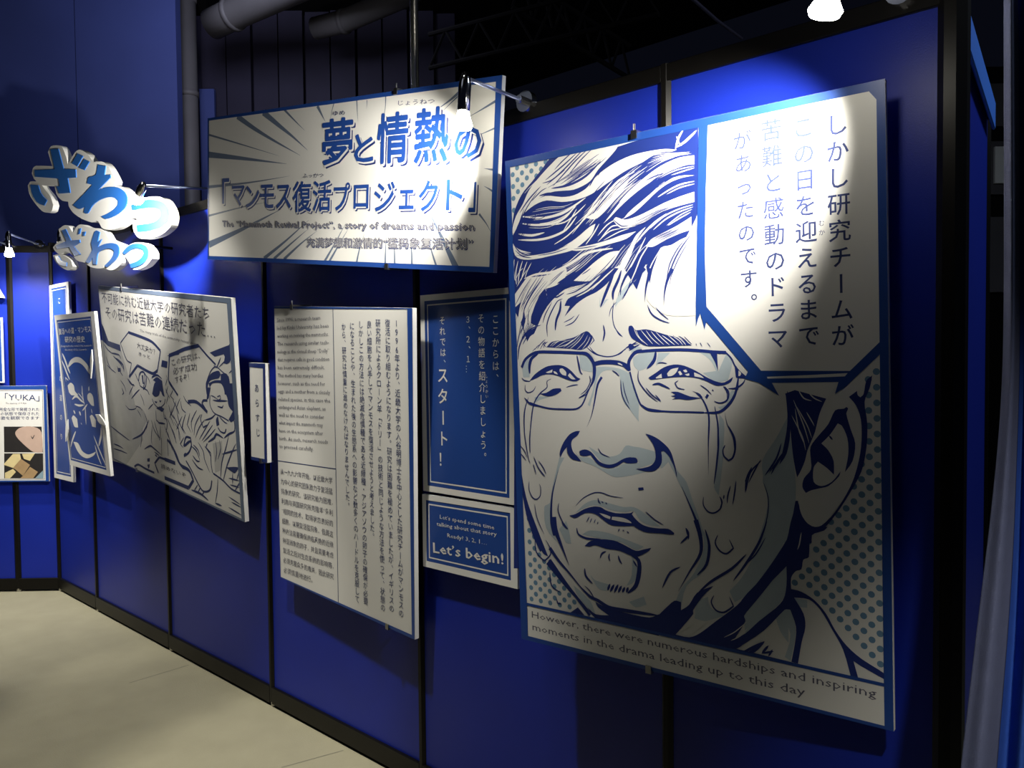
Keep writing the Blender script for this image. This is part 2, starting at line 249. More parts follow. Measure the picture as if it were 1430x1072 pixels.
ART={
"portrait":"""F2 1659,119 1275,400 907,700 530,1006 255,1458 143,2021 29,2588 -32,3836 317,4399 601,5118 880,4715 1263,4123 1877,3683 2549,3577 3201,3323 3650,3174 4061,3844 4334,3238 4479,3948 4753,3060 4854,3793 5070,3306 5524,2572 5767,2113 5815,186 5395,103 4181,82 2865,115
F3 1925,150 2402,138 2864,152 3665,168 3582,300 3392,452 3024,726 2835,930 2647,1027 2269,1111 1887,1086 1545,1074 1140,1175 774,1365 502,1613 331,1878 183,2067 183,1860 325,1549 571,1256 794,924 1113,652 1576,332
S3 71 3576,232 3966,169 4429,150
F3 2856,964 3112,797 3518,633 3997,528 4501,508 4948,531 5244,606 4825,602 4579,640 4328,741 4030,818 3726,915 3280,1105 2821,1300 2352,1386 1875,1377 1387,1269 981,1332 611,1505 881,1278 1343,1144 1880,1249 2263,1257 2642,1140
S3 37 5236,170 5354,165 5470,181
S3 52 5440,164 5310,331 5217,587
S3 58 5775,247 5502,437 5246,546
S3 30 5253,285 5326,474 5383,536
S3 37 4787,534 5066,602 5244,599
F3 5704,813 5298,801 4816,913 4400,1104 4013,1335 3704,1577 3409,1854 3137,2102 3338,1976 3655,1738 3964,1541 4309,1354 4686,1196 5092,1083 5409,1012 5699,1019
S3 26 5698,1061 5369,1069 5011,1123 4643,1243
S3 26 5696,1102 5406,1134 5089,1178
F3 5692,1275 5363,1285 5045,1348 4718,1498 4381,1728 4036,1948 3688,2065 3953,1870 4256,1692 4553,1517 4885,1316 5286,1231
S3 34 5689,1413 5320,1436 5000,1530 4713,1648
S3 26 5687,1475 5318,1506 4957,1612
F3 5682,1659 5273,1722 4871,1814 4457,1945 4118,2039 3774,2076 3524,1981 3433,2056 3637,2260 3940,2282 4282,2221 4701,2050 5147,1952 5676,1892
S3 30 5636,1956 5265,2010 4862,2135 4485,2377
S3 30 5635,2008 5263,2081 4900,2212 4567,2423
S3 22 5614,2058 5300,2157 4936,2360
F3 5591,2229 5215,2394 4768,2548 4498,2651 4347,2799 4555,2829 4927,2689 5328,2578 5583,2537
S3 47 4944,2074 4613,2248 4316,2467 4099,2662
S3 26 5574,2122 5258,2240 4976,2365
F3 5568,2665 5324,2726 5043,2838 4759,2879 4627,3156 4517,3401 4423,3760 4349,4123 4874,4521 5744,4568 5792,2604
S4 38 5568,2648 5278,2970 5070,3306 4918,3697 4851,3902
S4 23 5518,2783 5233,3179 5022,3590 4976,3802
S4 30 5422,2737 5199,2961 4990,3299 4899,3652
S3 62 451,1566 863,1667 1367,1724 1960,1643 2634,1369
S3 58 494,1775 956,1873 1509,1901 1954,1799 2348,1501
S3 59 376,2048 841,2142 1275,2112
S3 58 368,2211 989,2280 1494,2256 1989,2117 2336,1809
S3 34 1507,1940 1949,1916 2339,1732 2627,1540
F3 163,2271 356,2456 820,2606 1328,2638 1825,2562 2314,2369 2697,2143 2906,2073 2782,2326 2496,2525 2159,2676 1572,2742 1017,2788 552,2772 242,2630
F3 2016,2637 2772,2593 3319,2520 3675,2448 4086,2403 3802,2555 3315,2633 2768,2700 2300,2706
S3 69 528,3295 947,3208 1553,3187 2146,2995 2579,2804 3041,2755 3400,2755
S3 61 733,3373 1296,3358 1893,3288 2381,3057
F3 2175,3477 2563,3228 2941,2994 3308,2840 3618,2834 3388,3112 3111,3315 2738,3522
F3 3190,3627 3467,3384 3653,3100 3926,2717 4104,2479 4362,2326 4100,2625 3871,3083 3596,3470 3367,3717
S3 40 4354,2581 4088,2993 3818,3377 3545,3692
S3 32 4518,2672 4214,3043 4032,3395 3850,3716
S3 32 4376,3242 4202,3410 3981,3651
S3 27 4716,2947 4500,3253 4323,3605 4188,3853
S3 57 2324,2117 2711,1781 3179,1428 3634,1085 4090,938
F3 2614,1883 2987,1741 3355,1491 3672,1239 3935,1132 3621,1454 3349,1677 3119,1853 2888,1957
S3 40 2987,1741 3262,1628 3622,1417 4017,1218
S3 33 2176,2256 2616,1845 2998,1440 3459,1058
S3 29 2963,2385 3243,2152 3513,2036
S3 33 3051,2471 3375,2206 3639,2201
S3 33 2588,2573 2828,2331 3020,2087
S3 30 1891,2144 2144,1862 2343,1617
S3 25 2958,2537 3327,2313 3680,2280
S3 30 1584,2465 2031,2278 2422,2013
S3 24 3140,2519 3590,2363 3896,2306
S4 35 2588,141 2154,429 1808,644 1405,856
S4 34 2726,154 2345,384 2002,636 1600,925
S4 29 2863,171 2485,408 2094,729
S4 38 3031,539 2661,667 2278,874 1793,993
S4 35 2400,183 2011,405 1664,582 1361,730
S4 30 2260,139 1918,331 1667,504
S4 60 3122,517 2655,818 2132,967 1549,976
S4 31 1258,794 1558,761 2005,559
S4 27 1402,935 1198,1003 883,1218
S4 44 1143,1115 1395,1092 1690,1115
S4 70 1642,1108 1834,1195 1979,1185
S4 38 2834,960 2597,1114 2360,1194
S4 33 3478,504 3253,614 3019,876
S4 29 2927,899 2832,998 2759,1101
S4 36 1204,865 783,1164 455,1484
S4 27 1072,1005 722,1358 331,1878
S4 20 3943,877 3547,1072 3180,1390 2896,1729
S4 21 3238,1024 2913,1276 2624,1616
S4 28 617,1384 444,1728 268,2076 177,2314
S4 23 744,1441 492,1816 344,2167
S4 23 865,1619 644,1916 423,2176
S4 18 1472,1618 1115,1732 606,1626
S4 28 203,2316 405,2544 713,2677
S4 23 249,2486 504,2677 814,2748
S4 25 3220,2793 2850,2985 2468,3259
S4 21 3482,2933 3160,3205 2785,3479
S4 22 1021,2708 1575,2683 2017,2610
S4 21 2208,2649 2585,2650 2954,2632
S4 39 3732,2045 3911,1865 4173,1644 4389,1457
S4 31 4397,1204 4647,1136 4891,1104
S4 24 3425,2025 3682,2225 3899,2233
S3 47 210,2731 159,3016 209,3319
S3 33 341,2784 246,3106 256,3439
S3 33 499,2799 380,3077 311,3402
S3 28 654,2835 539,3050 421,3336
S3 23 808,2870 642,3100 554,3297
F3 810,3270 1118,3272 1482,3230 1724,3108 1957,3129 1950,3317 1707,3512 1467,3589 1224,3632 1066,3754 968,3894 868,4059 799,4203 730,4347 686,4642 574,4686 533,4535 517,4336 489,4135 448,4332 309,4575 149,4894 153,4618 252,4422 330,4126 387,3930 173,4067 149,3765 358,3531 655,3257
F3 538,4436 465,4632 496,4783 618,4738 872,4650 1122,4563 865,4797 674,4889 472,5181 372,5278 273,5679 385,5680 586,5434 965,5343 1393,5305 2387,5344 2557,5336 2692,5481 2827,5601 3480,5590 3741,5687 3849,5598 3910,3706 3611,4068 3475,4173 3346,4439 3315,4163 3399,4054 3211,4042 3014,4236 2948,4186 3016,3821 3088,3712 2865,3810 2554,3928 2236,4095 1847,4406 1911,4266 2033,4130 1829,4118 1667,4493 1537,4752 1514,4582 1651,4155 1431,4432 1300,4669 1259,4911 1229,4568 1317,4281 1124,4514 1028,4608 874,4601 752,4546
S3 28 168,4845 169,5147 184,5526
S3 23 346,4802 256,5024 209,5324
S3 20 209,3320 379,3086 510,2999
S3 20 264,3499 467,3242 633,3059
S4 25 778,3292 481,3614 175,4017
S4 25 995,3286 668,3652 362,4128
S4 31 1209,3279 921,3573 658,3874 487,4160
S4 22 1087,3293 794,3637 430,4033
S4 25 659,3849 522,4088 427,4431 299,4775
S4 22 678,4122 619,4391 623,4639
S4 25 576,4289 470,4532 345,4827
S4 70 1094,3805 1403,3669 1702,3655
S4 59 958,4114 1057,3949 1337,3821 1696,3798
S4 37 1873,3763 1634,3866 1455,3854
S4 49 874,4601 947,4358 1079,4145 1329,3990
S4 33 834,4796 892,4552 1008,4362 1263,4132
S4 27 1123,4539 1225,4300 1449,3998
S4 32 1265,4923 1257,4618 1375,4332 1629,3985 1808,3925
S4 64 1531,4757 1578,4488 1707,4230 1747,3969
S4 31 1930,3814 2220,3764 2624,3583 3019,3361 3186,3239
S4 21 1348,3556 1656,3340 1898,3171
S4 16 1413,3441 1658,3293 1838,3189
S4 58 1649,3507 1947,3388 2184,3243
S4 21 1888,3407 2237,3342 2470,3198
S4 25 2436,3335 2579,3277 2722,3197
S4 26 1965,3651 1848,3678 1728,3729
F4 1859,4120 1983,3937 2275,3839 2590,3721 2961,3449 3240,3244 3559,3272 3227,3608 2892,3812 2554,3928 2236,4095 1847,4406 2033,4130
S4 74 2987,4223 3106,3966 3280,3635 3452,3308
S4 73 3372,4052 3380,3847 3550,3543 3636,3324
S4 29 3637,4070 3802,3833 3915,3572
S4 22 3237,4479 3298,4276 3477,4105
S4 22 3398,4099 3338,4439 3401,4762 3632,5012
S4 34 3588,3953 3622,3729 3764,3425
S5 31 2243,3907 2617,3769 2957,3563
S5 35 2729,3754 3040,3524 3427,3260
S4 24 1811,4560 2048,4476 2167,4399
S4 29 1851,4657 2131,4563 2326,4360
S4 45 3053,4677 3086,4887 3024,5105
S4 39 232,5527 281,5175 488,4832 747,4669 1060,4590
S4 25 200,5173 297,4825 401,4654
S4 28 412,5104 580,4885 837,4747
F1 2199,4306 2430,4225 2710,4265 2958,4279 3005,3728 2724,3870 2437,4038
F1 3315,4163 3265,4045 3130,4036 3014,4236 3230,4272
F4 1216,5203 1404,5062 1822,5016 2115,4967 2290,4902 2520,4817 2631,4869 2709,5012 2562,5219 2331,5307 2045,5275 1635,5239
S5 18 1784,5219 2112,5038 2377,4858
S5 16 1987,5273 2284,5068 2462,4862
S5 16 1398,5184 1643,5046 1880,5030
S5 16 1577,5213 1875,5150 2113,5015
S5 13 2188,5303 2453,5097 2573,4913
S5 13 1486,5235 1819,5076 2055,5024
S5 13 1338,5182 1463,5089 1643,5046
S5 15 2389,5285 2566,5101 2641,4963
S5 13 1871,5246 2168,5088 2346,4928
S4 22 1216,5203 1098,5101 1283,5058
S4 22 1124,5225 1158,5128 1253,5057
S4 19 999,5258 1097,5126 1193,5031
S4 25 907,5243 1005,5123 1195,4982
S4 19 813,5265 911,5169 1005,5123
S4 17 733,5308 814,5241 910,5194
S4 26 2505,5217 2723,5388 2887,5462
S4 23 2685,4918 2763,5061 2619,5197
L4 72 348,5740 486,5516 839,5338 1450,5336 2327,5382
S4 87 2039,5375 2496,5403 2686,5584 2749,5773 2710,6078 2575,6315
L4 40 2720,5796 2696,6078 2515,6410 2331,6745 2125,6864 1684,6877 1234,6865 836,6792 588,6720
S4 51 404,6584 587,6746 897,6816
S4 84 625,5918 619,5719 707,5496 931,5377
S4 42 2210,5432 2258,5671 2307,5886 2376,5946
L4 100 2739,5679 2962,5636 3316,5638 3634,5705 3762,5810
S5 30 3449,5668 3528,5692 3593,5727
S4 23 2587,5983 2611,6102 2579,6196
F4 600,6118 781,5945 1004,5811 1253,5715 1615,5689 1849,5748 2020,5859 2187,6016 2300,6065 2183,6124 2009,6118 1778,6050 1543,5971 1304,5937 1059,5959 839,6045
F5 1169,5886 1400,5808 1382,5889 1245,5904
F5 1428,5852 1517,5878 1574,5946 1456,5914
F5 1640,5794 1730,5783 1843,5881 1840,5978 1723,5953 1637,5867
F5 1960,5906 2142,6076 2011,6070 1898,5978
S4 31 334,6029 427,6105 631,6131
S4 25 453,6219 446,6370 554,6444 730,6381 814,6256
S4 33 1344,6060 1204,6133 1197,6293 944,6467 746,6718 654,7021 543,7710
S4 34 548,6570 404,6925 365,7281 368,7717
S4 26 1827,6292 2004,6244 2223,6215
F4 944,6467 1160,6441 1408,6329 1648,6317 1675,6389 1492,6488 1217,6539
S4 23 2223,6567 2428,6458 2547,6315
S4 21 2223,6579 2455,6481 2515,6410
S4 26 2284,6483 2489,6339 2670,6031
S4 23 2603,5206 2723,5350 2886,5448
L4 28 2695,5349 2886,5448 3158,5496 3429,5460 3700,5307
S4 22 3673,5306 3833,5220 4068,5183
S4 22 3777,5344 3962,5258 4066,5228
S4 29 1878,5040 2050,5093 2107,5119
H4 62 2962,6021 2830,6220 2699,6740 2603,7050 2451,7340
S4 30 3281,5850 3387,5909 3491,6002
F1 2734,5796 2875,5751 3364,5781 3629,5854 3783,5947 4025,6538 4007,7085 3754,6839 3577,6612 3516,6036 3362,5851 3008,5870 2821,6079 2680,6503 2634,6598 2571,6789 2502,6743 2656,6409 2738,6079
F1 2694,5373 2886,5459 3158,5512 3563,5441 3776,5378 3687,5672 3317,5596 2880,5611 2717,5514
F1 661,5470 383,5665 383,6017 605,6018 622,5644
F1 2296,5434 2521,5486 2682,5701 2675,5890 2479,5864 2311,5791
F1 753,6568 972,6541 1247,6564 936,6641 777,6718
S4 25 3528,6082 3544,6405 3629,6634 3780,6838
S4 20 3593,6129 3637,6404 3758,6724
L4 81 3788,5861 3781,5633 3962,5410 4164,5370
L4 65 4106,5384 4557,5364 4994,5363 5367,5374 5731,5403 6086,5441 6384,5460
L4 31 6360,5448 6504,5591 6598,5778 6716,5918 6881,6057
L4 36 6610,5778 6629,6032 6881,6053
F4 6633,5847 6763,5987 6881,6053 6629,6032
F5 6680,5883 6739,5941 6714,6010 6670,6010
L4 37 3802,5886 3906,6266 4039,6619 4121,6744 4316,6841 4788,6870 5328,6871 5797,6874
S4 64 4065,6694 4288,6829 4734,6871
S4 62 5797,6874 6179,6854 6432,6662 6584,6427 6651,6148 6665,6033
L4 26 6647,6334 6669,6056
S4 79 4556,5388 4493,5621 4291,5817
F4 5960,5426 6161,5454 6168,5677 6176,5888 6105,5676
F1 3901,5534 4162,5415 4556,5401 4379,5718 4091,5864 3923,5736
F1 4610,5427 4938,5435 4658,5674 4545,5746
F1 5704,5442 6035,5463 6175,5912 6383,5495 6526,5707 6419,6101 6120,6147 5795,5931 6126,5888 5980,5626
F1 3504,6036 3771,5962 3955,6544 4022,7151 3771,6851 3546,6548
F4 4327,6041 4540,5919 4765,5786 5038,5724 5304,5753 5615,5882 5869,6027 6120,6135 6319,6159 6543,6032 6492,6136 6318,6217 6118,6229 5867,6122 5611,6049 5350,6024 5083,6027 4812,6049 4591,6073 4396,6087
F5 4523,6043 4692,5940 4702,6049 4550,6058
F5 4842,5946 4954,5838 5157,5799 5086,5924 4976,5997 4868,6008
F5 5141,5901 5195,5877 5259,5962 5192,5986
F5 5275,5866 5355,5843 5393,5903 5326,5915
F5 5325,5963 5431,5940 5443,5988 5377,6000
F5 5562,5917 5716,5978 5817,6055 5573,6013
S4 26 4589,5685 4713,5670 4849,5697
S4 22 6292,6241 6388,6381 6385,6522
S4 52 4434,6216 4615,6191 4913,6314
S4 29 4048,5864 4041,6090 4163,6291 4355,6490 4574,6638
S4 29 4248,6291 4412,6465 4631,6612
S4 24 4510,6464 4604,6563 4658,6637
S4 26 5148,6107 5053,6168 5130,6290 5315,6326
F4 4938,6388 5127,6387 5443,6494 5754,6527 5388,6579 5176,6557 4960,6572 5070,6522 4936,6486 5072,6461
H4 37 5754,6527 5679,6432 5499,6361
S4 39 5602,6409 5779,6575 5900,6860 5920,7098 5879,7750
S4 37 6103,6855 6145,7234 6121,7738
S4 24 6069,6714 6102,6903 6128,7092
S4 22 5710,6217 5862,6312 5999,6442
L4 84 5858,6467 5909,6502
S4 22 6015,6324 6052,6359
S4 34 6317,6241 6425,6381 6384,6568 6209,6641 6059,6596
S4 35 6415,6299 6611,6287 6783,6172 6833,6080
H4 43 6556,7717 6513,7433 6372,7132 6316,6851
S4 19 6259,7732 6311,7630
F1 6156,6736 6357,6663 6411,6475 6512,6334 6609,6380 6481,6661 6254,6829
F1 6178,6901 6298,7087 6259,7732 6158,7736
F4 3792,5317 3781,5204 3854,5181 3995,5286
F4 3793,4840 3811,4740 3898,4732 4009,4849 4293,4837 4625,4925 4896,5009 5216,5093 5527,5272 5211,5267 4834,5270 4504,5265 4281,5245 4057,5139 3860,5019
S5 19 4009,4849 4117,5053 4337,5235
S5 18 4151,4855 4288,5010 4478,5214
S5 18 4293,4861 4454,5066 4671,5245
S5 18 4432,4892 4593,5071 4781,5236
S5 18 4570,4922 4757,5101 4943,5254
S5 21 4733,5002 4920,5131 5078,5253
S5 18 4896,5009 5054,5136 5185,5249
S5 18 5030,5038 5188,5141 5291,5260
S5 18 5163,5067 5293,5168 5370,5262
S5 16 3953,4797 4034,4975 4199,5156
S4 18 5031,5014 5109,5090 5213,5190
S4 18 5178,5032 5321,5121 5475,5270
S4 15 5323,5049 5425,5149 5527,5248
S4 15 5632,5228 5644,5275
S4 15 5736,5207 5784,5304
S4 15 5914,5213 6000,5322
S4 26 4354,4235 4445,4449 4662,4608 4958,4715
S4 36 4367,4273 4472,4475 4689,4622 4905,4705
S4 26 4574,4310 4721,4465 4920,4626
S4 25 3427,4799 3512,4930 3627,5005
H4 94 4465,3349 4387,3611 4324,3827 4275,4168
H4 92 5049,3401 4906,3701 4830,3986 4800,4287
H4 81 4312,3335 3992,3603 3752,3884 3600,4075
H4 81 3944,3302 3765,3485 3610,3774 3515,3968
S4 32 4028,5138 3823,5244 3705,5304
S4 32 4112,5203 3937,5285 3790,5369
S4 25 3404,5474 3554,5414 3675,5315
F1 3404,5487 3585,5389 3996,5249 4166,5304 3846,5421 3724,5595 3719,5747 3518,5617 3400,5602
F1 3442,4368 3629,4077 3989,3678 4338,3386 4168,3420 3758,3710 3453,4065
F4 2235,7447 2090,7461 1891,7554 1685,7780 1559,8032 1568,8195 1675,8026 1796,7897 1806,8046 1899,8177 1995,8226 2251,8265 2128,8137 1987,8010 1939,7823 1984,7686 2150,7571
S4 79 2197,8026 2359,7959 2547,8021 2788,8260 3062,8335 3306,8286 3550,8150 3759,8086 3932,8140
F4 2198,7986 2328,7939 2485,7971 2577,8059 2385,8110 2210,8092
F4 3490,8166 3671,8078 3905,8065 3955,8139 3930,8192 3666,8220
S4 26 2786,7876 2889,8016 3132,8095
F1 2006,7955 2253,8238 2628,8349 2995,8511 3295,8608 3833,8506 4182,8405 3925,8345 4445,8161 4467,7883 4058,7802 3856,7786 3622,7772 3437,7988 3132,8082 2858,8018 2490,7851 2701,8079 3002,8300 3308,8255 3552,8111 3934,8064 3988,8188 3547,8240 3304,8359 2998,8405 2755,8315 2510,8143 2192,8134
L4 131 4026,8812 4036,8880
S4 23 2027,9459 2278,9233 2602,9071 2852,9045 3127,9107 3503,9121
F4 1803,9754 2002,9693 2299,9529 2588,9434 2807,9427 2960,9492 3263,9541 3683,9500 3803,9442 3741,9520 3855,9638 4026,9749 4254,9801 4509,9799 4506,9901 4106,9933 3849,9820 3553,9852 3130,9872 2888,9765 2644,9629 2327,9634 1997,9803
F5 2755,9586 2955,9612 3108,9649 3090,9717 2922,9681
F5 3153,9645 3381,9635 3559,9656 3705,9718 3734,9754 3437,9747 3135,9726
F1 2003,9666 2304,9393 2658,9253 3150,9315 3510,9360 3806,9333 4149,9479 4538,9745 4255,9750 3971,9652 3803,9436 3565,9486 3114,9477 2808,9400 2462,9432
S4 35 2738,9193 2765,9297 2811,9333
S4 29 2844,9277 2904,9311
S4 26 2967,9292 3011,9333
S4 27 2451,9716 2350,9875
S4 23 2529,9748 2461,9877
S4 23 2639,9764 2587,9877
S4 23 2715,9823 2697,9892
S4 28 3370,9938 3323,10009
S4 25 3460,9954 3504,9988
S4 25 3578,9980 3651,10024
S4 27 4151,9415 4319,9539 4513,9659
H4 93 1293,10356 1205,10024 1206,9605 1276,9154 1488,8530
S4 30 1466,9442 1440,9666 1563,9931 1739,10119
F1 1459,8422 1264,9043 1160,9470 966,9600 1009,10186 1370,10537 1216,10163 1206,9605 1332,9038 1524,8472 1701,8188 1535,8197
S4 28 472,8922 461,9164 558,9354 696,9413 841,9302 868,9075 821,8966
S4 25 637,9546 708,9936 933,10364
S4 29 347,7387 397,7836 467,8257 530,8423
S4 32 595,7379 543,7746 543,8140
S4 31 662,8218 806,8518 1037,8754
S4 28 815,8321 979,8507 1075,8682
S4 28 636,8416 727,8720
S4 28 838,8572 937,8677 1037,8754
S4 25 162,7904 333,8066 431,8259
S4 26 169,8131 290,8238 392,8346
F2 4,7426 185,7420 175,8387 284,9121 406,9567 631,10086 854,10571 1044,10971 874,10909 611,10515 352,9972 207,9242 67,11450 -191,11486
F4 4207,7441 4390,7485 4583,7577 4799,7742 4904,7886 4967,8080 5029,8299 4951,8180 4847,7988 4713,7858 4630,7862 4646,8074 4592,8227 4420,8364 4192,8392 3905,8352 4137,8306 4339,8230 4456,8085 4463,7858 4384,7661
F1 4657,7873 4768,7868 4951,8156 5082,8345 5290,8577 5438,9007 5587,9385 5732,9839 5628,9851 5481,9396 5281,8947 5126,8688 4998,8425 4816,8114 4646,8274 4590,8278
S4 23 4951,8156 5015,8325 5038,8472
H4 82 5628,9851 5531,9513 5356,9113 5154,8674
H4 35 5912,7211 5887,7715 5871,8365
S4 42 6140,7204 6144,7607 6081,8135 6007,8572
F1 6165,7227 6267,7697 6204,8270 6116,8827 6006,8644 6080,8183 6141,7703
S4 41 6403,7172 6545,7449 6551,7730 6485,7921 6385,7986 6275,7886 6253,7745 6306,7624
S4 32 5729,8896 5724,9103 5850,9249 6004,9258 6159,9135 6188,8989 6140,8849
S4 32 6153,8860 6200,8987 6133,9174
S4 29 6255,8803 6240,8912
S4 29 6422,8576 6342,8832 6333,8999
S4 31 6560,8447 6518,8722 6462,9023
S4 33 6943,8105 6818,8370 6774,8713
S4 28 7160,7918 6989,8218 6864,8471
S4 21 7221,8445 7320,8794 7289,9213 7151,9674
S4 27 4146,9416 4383,9583 4646,9703
F4 3662,9528 3862,9689 4149,9787 4489,9801 4769,9782 4931,9865 4903,9911 4542,9922 4087,9935 3742,9780
S4 36 5247,9704 5311,9809 5307,9983
F1 7491,7638 7225,8248 7198,8435 7341,8931 7198,9668 7456,9638
F1 7794,6932 7530,7409 7199,7939 7230,8416 7302,8970 7039,9853 7728,9769 7940,8754 7915,7898
F2 7726,6293 8837,6161 8651,6498 8499,6839 8400,7221 8323,7415 8225,7649 8165,7884 8065,8122 7986,8263 7943,8052 7898,7743 7856,7202 7853,6853
F2 7599,7995 7761,7751 7855,7240 7816,6738 7753,6313 7795,6854 7761,7283
S4 55 7803,6351 7831,7047 7784,7515 7599,7995
S4 40 7647,7521 7522,7881 7253,8275
S4 40 7763,7633 7561,7918 7395,8245
S4 33 7178,7940 6905,8238 6791,8692
S4 29 6949,8115 6819,8366 6775,8450
S5 23 7936,6543 8157,7115 8265,7494
S5 23 7892,6891 8115,7347 8187,7651
S5 23 8010,6696 8233,7112 8323,7377
S5 27 8054,6331 8166,6502 8335,6558
S5 26 8262,6368 8392,6500 8558,6574
S5 23 8218,6807 8347,7033 8383,7108
S5 23 7971,6735 8041,7195 8151,7499
F3 9120,6464 8905,6495 8722,6610 8535,6876 8400,7221 8371,7489 8262,7724 8181,8037 8082,8276 8020,8591 8016,8865 8089,9131 8277,9325 8504,9281 8804,8906 9025,8584 9244,8044 9356,7446 9343,7005 9259,6676
F4 8291,7800 8294,7569 8455,7334 8680,7061 8830,6757 9010,6717 9064,6679 9099,6715 9062,6827 9148,7158 9233,7451 9176,7825 9013,8078 9089,7681 9075,7347 8970,7090 8881,7036 8714,7286 8527,7483 8673,7627 8780,7848 8784,8150 8631,8008 8447,7886 8352,8026 8348,8334 8515,8417 8738,8305 8923,8065 8885,8181 8663,8405 8477,8469 8288,8531 8173,8598 8099,8468 8140,8271 8295,8068
F1 8880,7074 9038,7385 9071,7682 8995,8061 8887,7992 8800,7696 8675,7476 8732,7285
F1 8372,7910 8521,7939 8722,8154 8515,8398 8367,8294
F1 8288,8569 8663,8462 8958,8176 9102,8053 8954,8515 8658,8844 8358,8949 8209,8769
S4 37 8695,7305 8767,7397
F4 9120,6464 9297,6327 9348,6473 9418,6400 9473,6127 9594,6011 9540,6272 9434,6564 9482,7001 9460,7515 9350,8037 9097,8540 8802,9020 8502,9397 8275,9480 8195,9712 7728,9769 7812,9435 7939,8793 7997,8788 8069,9133 8296,9323 8504,9281 8803,8944 9135,8350 9300,7818 9364,7372 9354,6931 9259,6639
S5 29 9297,6309 9314,6418 9359,6462
F2 7978,8790 8276,9422 8272,9702 7728,9769 7814,9316
S4 55 2030,10061 2088,10236 2364,10313 2786,10281
F4 2271,10523 2447,10375 2786,10281 3197,10267 3516,10351 3828,10451 4063,10386 4275,10318 4216,10401 3902,10587 3666,10593 3350,10512 2943,10511 2612,10463 2441,10520
S4 111 3628,10546 3898,10684 3908,10995 3799,11359 3554,11591
S4 44 3741,10705 3854,10864
S4 42 2941,10582 2814,10652 2747,10786
S4 38 3042,10623 3018,10732 3055,10827
S4 45 3306,10641 3342,10760 3411,10856
S4 55 2248,11127 2283,11340 2489,11509
S4 62 3034,11425 2945,11618
S4 65 3157,11424 3027,11640
S4 65 3280,11405 3150,11639
S4 65 3380,11425 3272,11619
S4 64 3479,11444 3394,11599
S4 64 3579,11429 3515,11580
F1 2458,10085 3040,10091 3678,10226 4065,10317 3828,10433 3438,10290 2787,10263 2197,10224
F1 2413,11285 2578,11405 2992,11449 2903,11642 2654,11610
F1 3706,10571 3853,10899 3763,11260 3521,11403 3689,11097
H4 180 1263,9848 1317,10177 1502,10601 1747,11124
F1 1686,9915 1453,10161 1662,10507 1837,10522 1765,10127
S4 57 1552,9929 1614,10033 1743,10129
H4 97 1112,10724 1416,11058 1717,11313 2140,11691 2474,11929
H4 127 831,10835 569,10412 311,9830
L4 73 1074,11067 1400,11434 1871,11882 2371,12385
H2 203 1050,11108 1785,11821 2540,12427
S4 37 610,10540 641,10898 911,11120 1127,10910 1121,10723 983,10514
S4 38 1083,11405 1136,11774 1425,11916
S4 37 1281,12109 1321,12234 1457,12230
F4 1694,12450 1989,12232 2198,12416 2025,12410
S4 93 2056,11631 2391,11870 2642,11937 2971,12062 3378,12062 4441,12014
F2 2556,11988 2888,12076 3457,12119 4163,12116 4442,11979 4425,12533 3364,12491 2540,12427 2294,12179 2544,12317 2963,12279 2636,12120
S4 28 2230,11604 2396,11724 2557,11952
F1 1880,11658 2387,11980 2544,12317 2294,12179 1959,11867
F1 3587,11814 4025,11602 4096,11798 3781,11922
H4 115 5514,9480 5626,9893 5616,10287 5303,10792 5001,11307
S4 67 5753,9682 5847,10062 5767,10529 5515,10828
F1 5683,9690 5882,10057 5729,10665 5223,11138 5063,11700 4881,11664 5076,11227 5446,10772 5707,10144
S4 48 5242,9706 5309,9897 5088,10106
S4 49 5072,10692 4793,10866 4558,11292
S4 39 6076,9775 6004,9978 6118,10157 6286,10200 6456,10050 6360,9854
S4 40 5940,11254 5867,11430 5983,11607 6187,11620 6426,11432 6330,11223
S4 61 6765,10153 6412,10535 5861,10940 5503,11292
F4 5504,11259 5282,11595 5061,11768 5067,11565 4884,11562 4618,11811 4308,12089 3842,12156 3526,12142 3516,12463 4182,12477 5187,12486 5893,12511 6437,12464 6840,12094 7296,11628 7645,11192 7809,10490 7812,10306 7744,10714 7584,11141 7041,11674 6711,12023 6443,12204 6716,11734 6686,11611 6953,11247 7375,10678 7661,10235 7819,9878 7793,9577 7479,10106 7059,10726 6526,11383 5977,11870 5550,12247 5261,12404 4898,12407 5384,11811 5386,11711 5643,11336 5928,11028
S5 24 5487,11960 5195,12181 4972,12359
S5 31 5769,11908 5482,12160 5226,12377
S5 20 6749,11744 6446,12042 6173,12225
S5 20 6779,11882 6577,12113 6341,12273
S4 55 7275,9327 7076,9847 6744,10393 6439,10820
S4 28 7236,9703 7007,10106 6710,10429
F1 7206,9645 6875,10312 6639,10726 6333,11093 6461,11330 6795,11083 7318,10407 7669,9744 7768,9276 7337,9321
F1 7660,10297 7375,10709 6719,11606 6711,12023 7041,11674 7553,11146 7715,10657
F1 5498,11492 5783,11313 5846,11565 6185,11701 5699,11921 5417,11906
L4 45 6437,12464 6994,12477 7777,12499
S4 71 7160,12126 6898,12401 6701,12507
S4 51 7254,12202 7091,12425
S4 44 7347,12277 7249,12455
F1 7424,11479 7733,11239 7720,12045 7542,11831
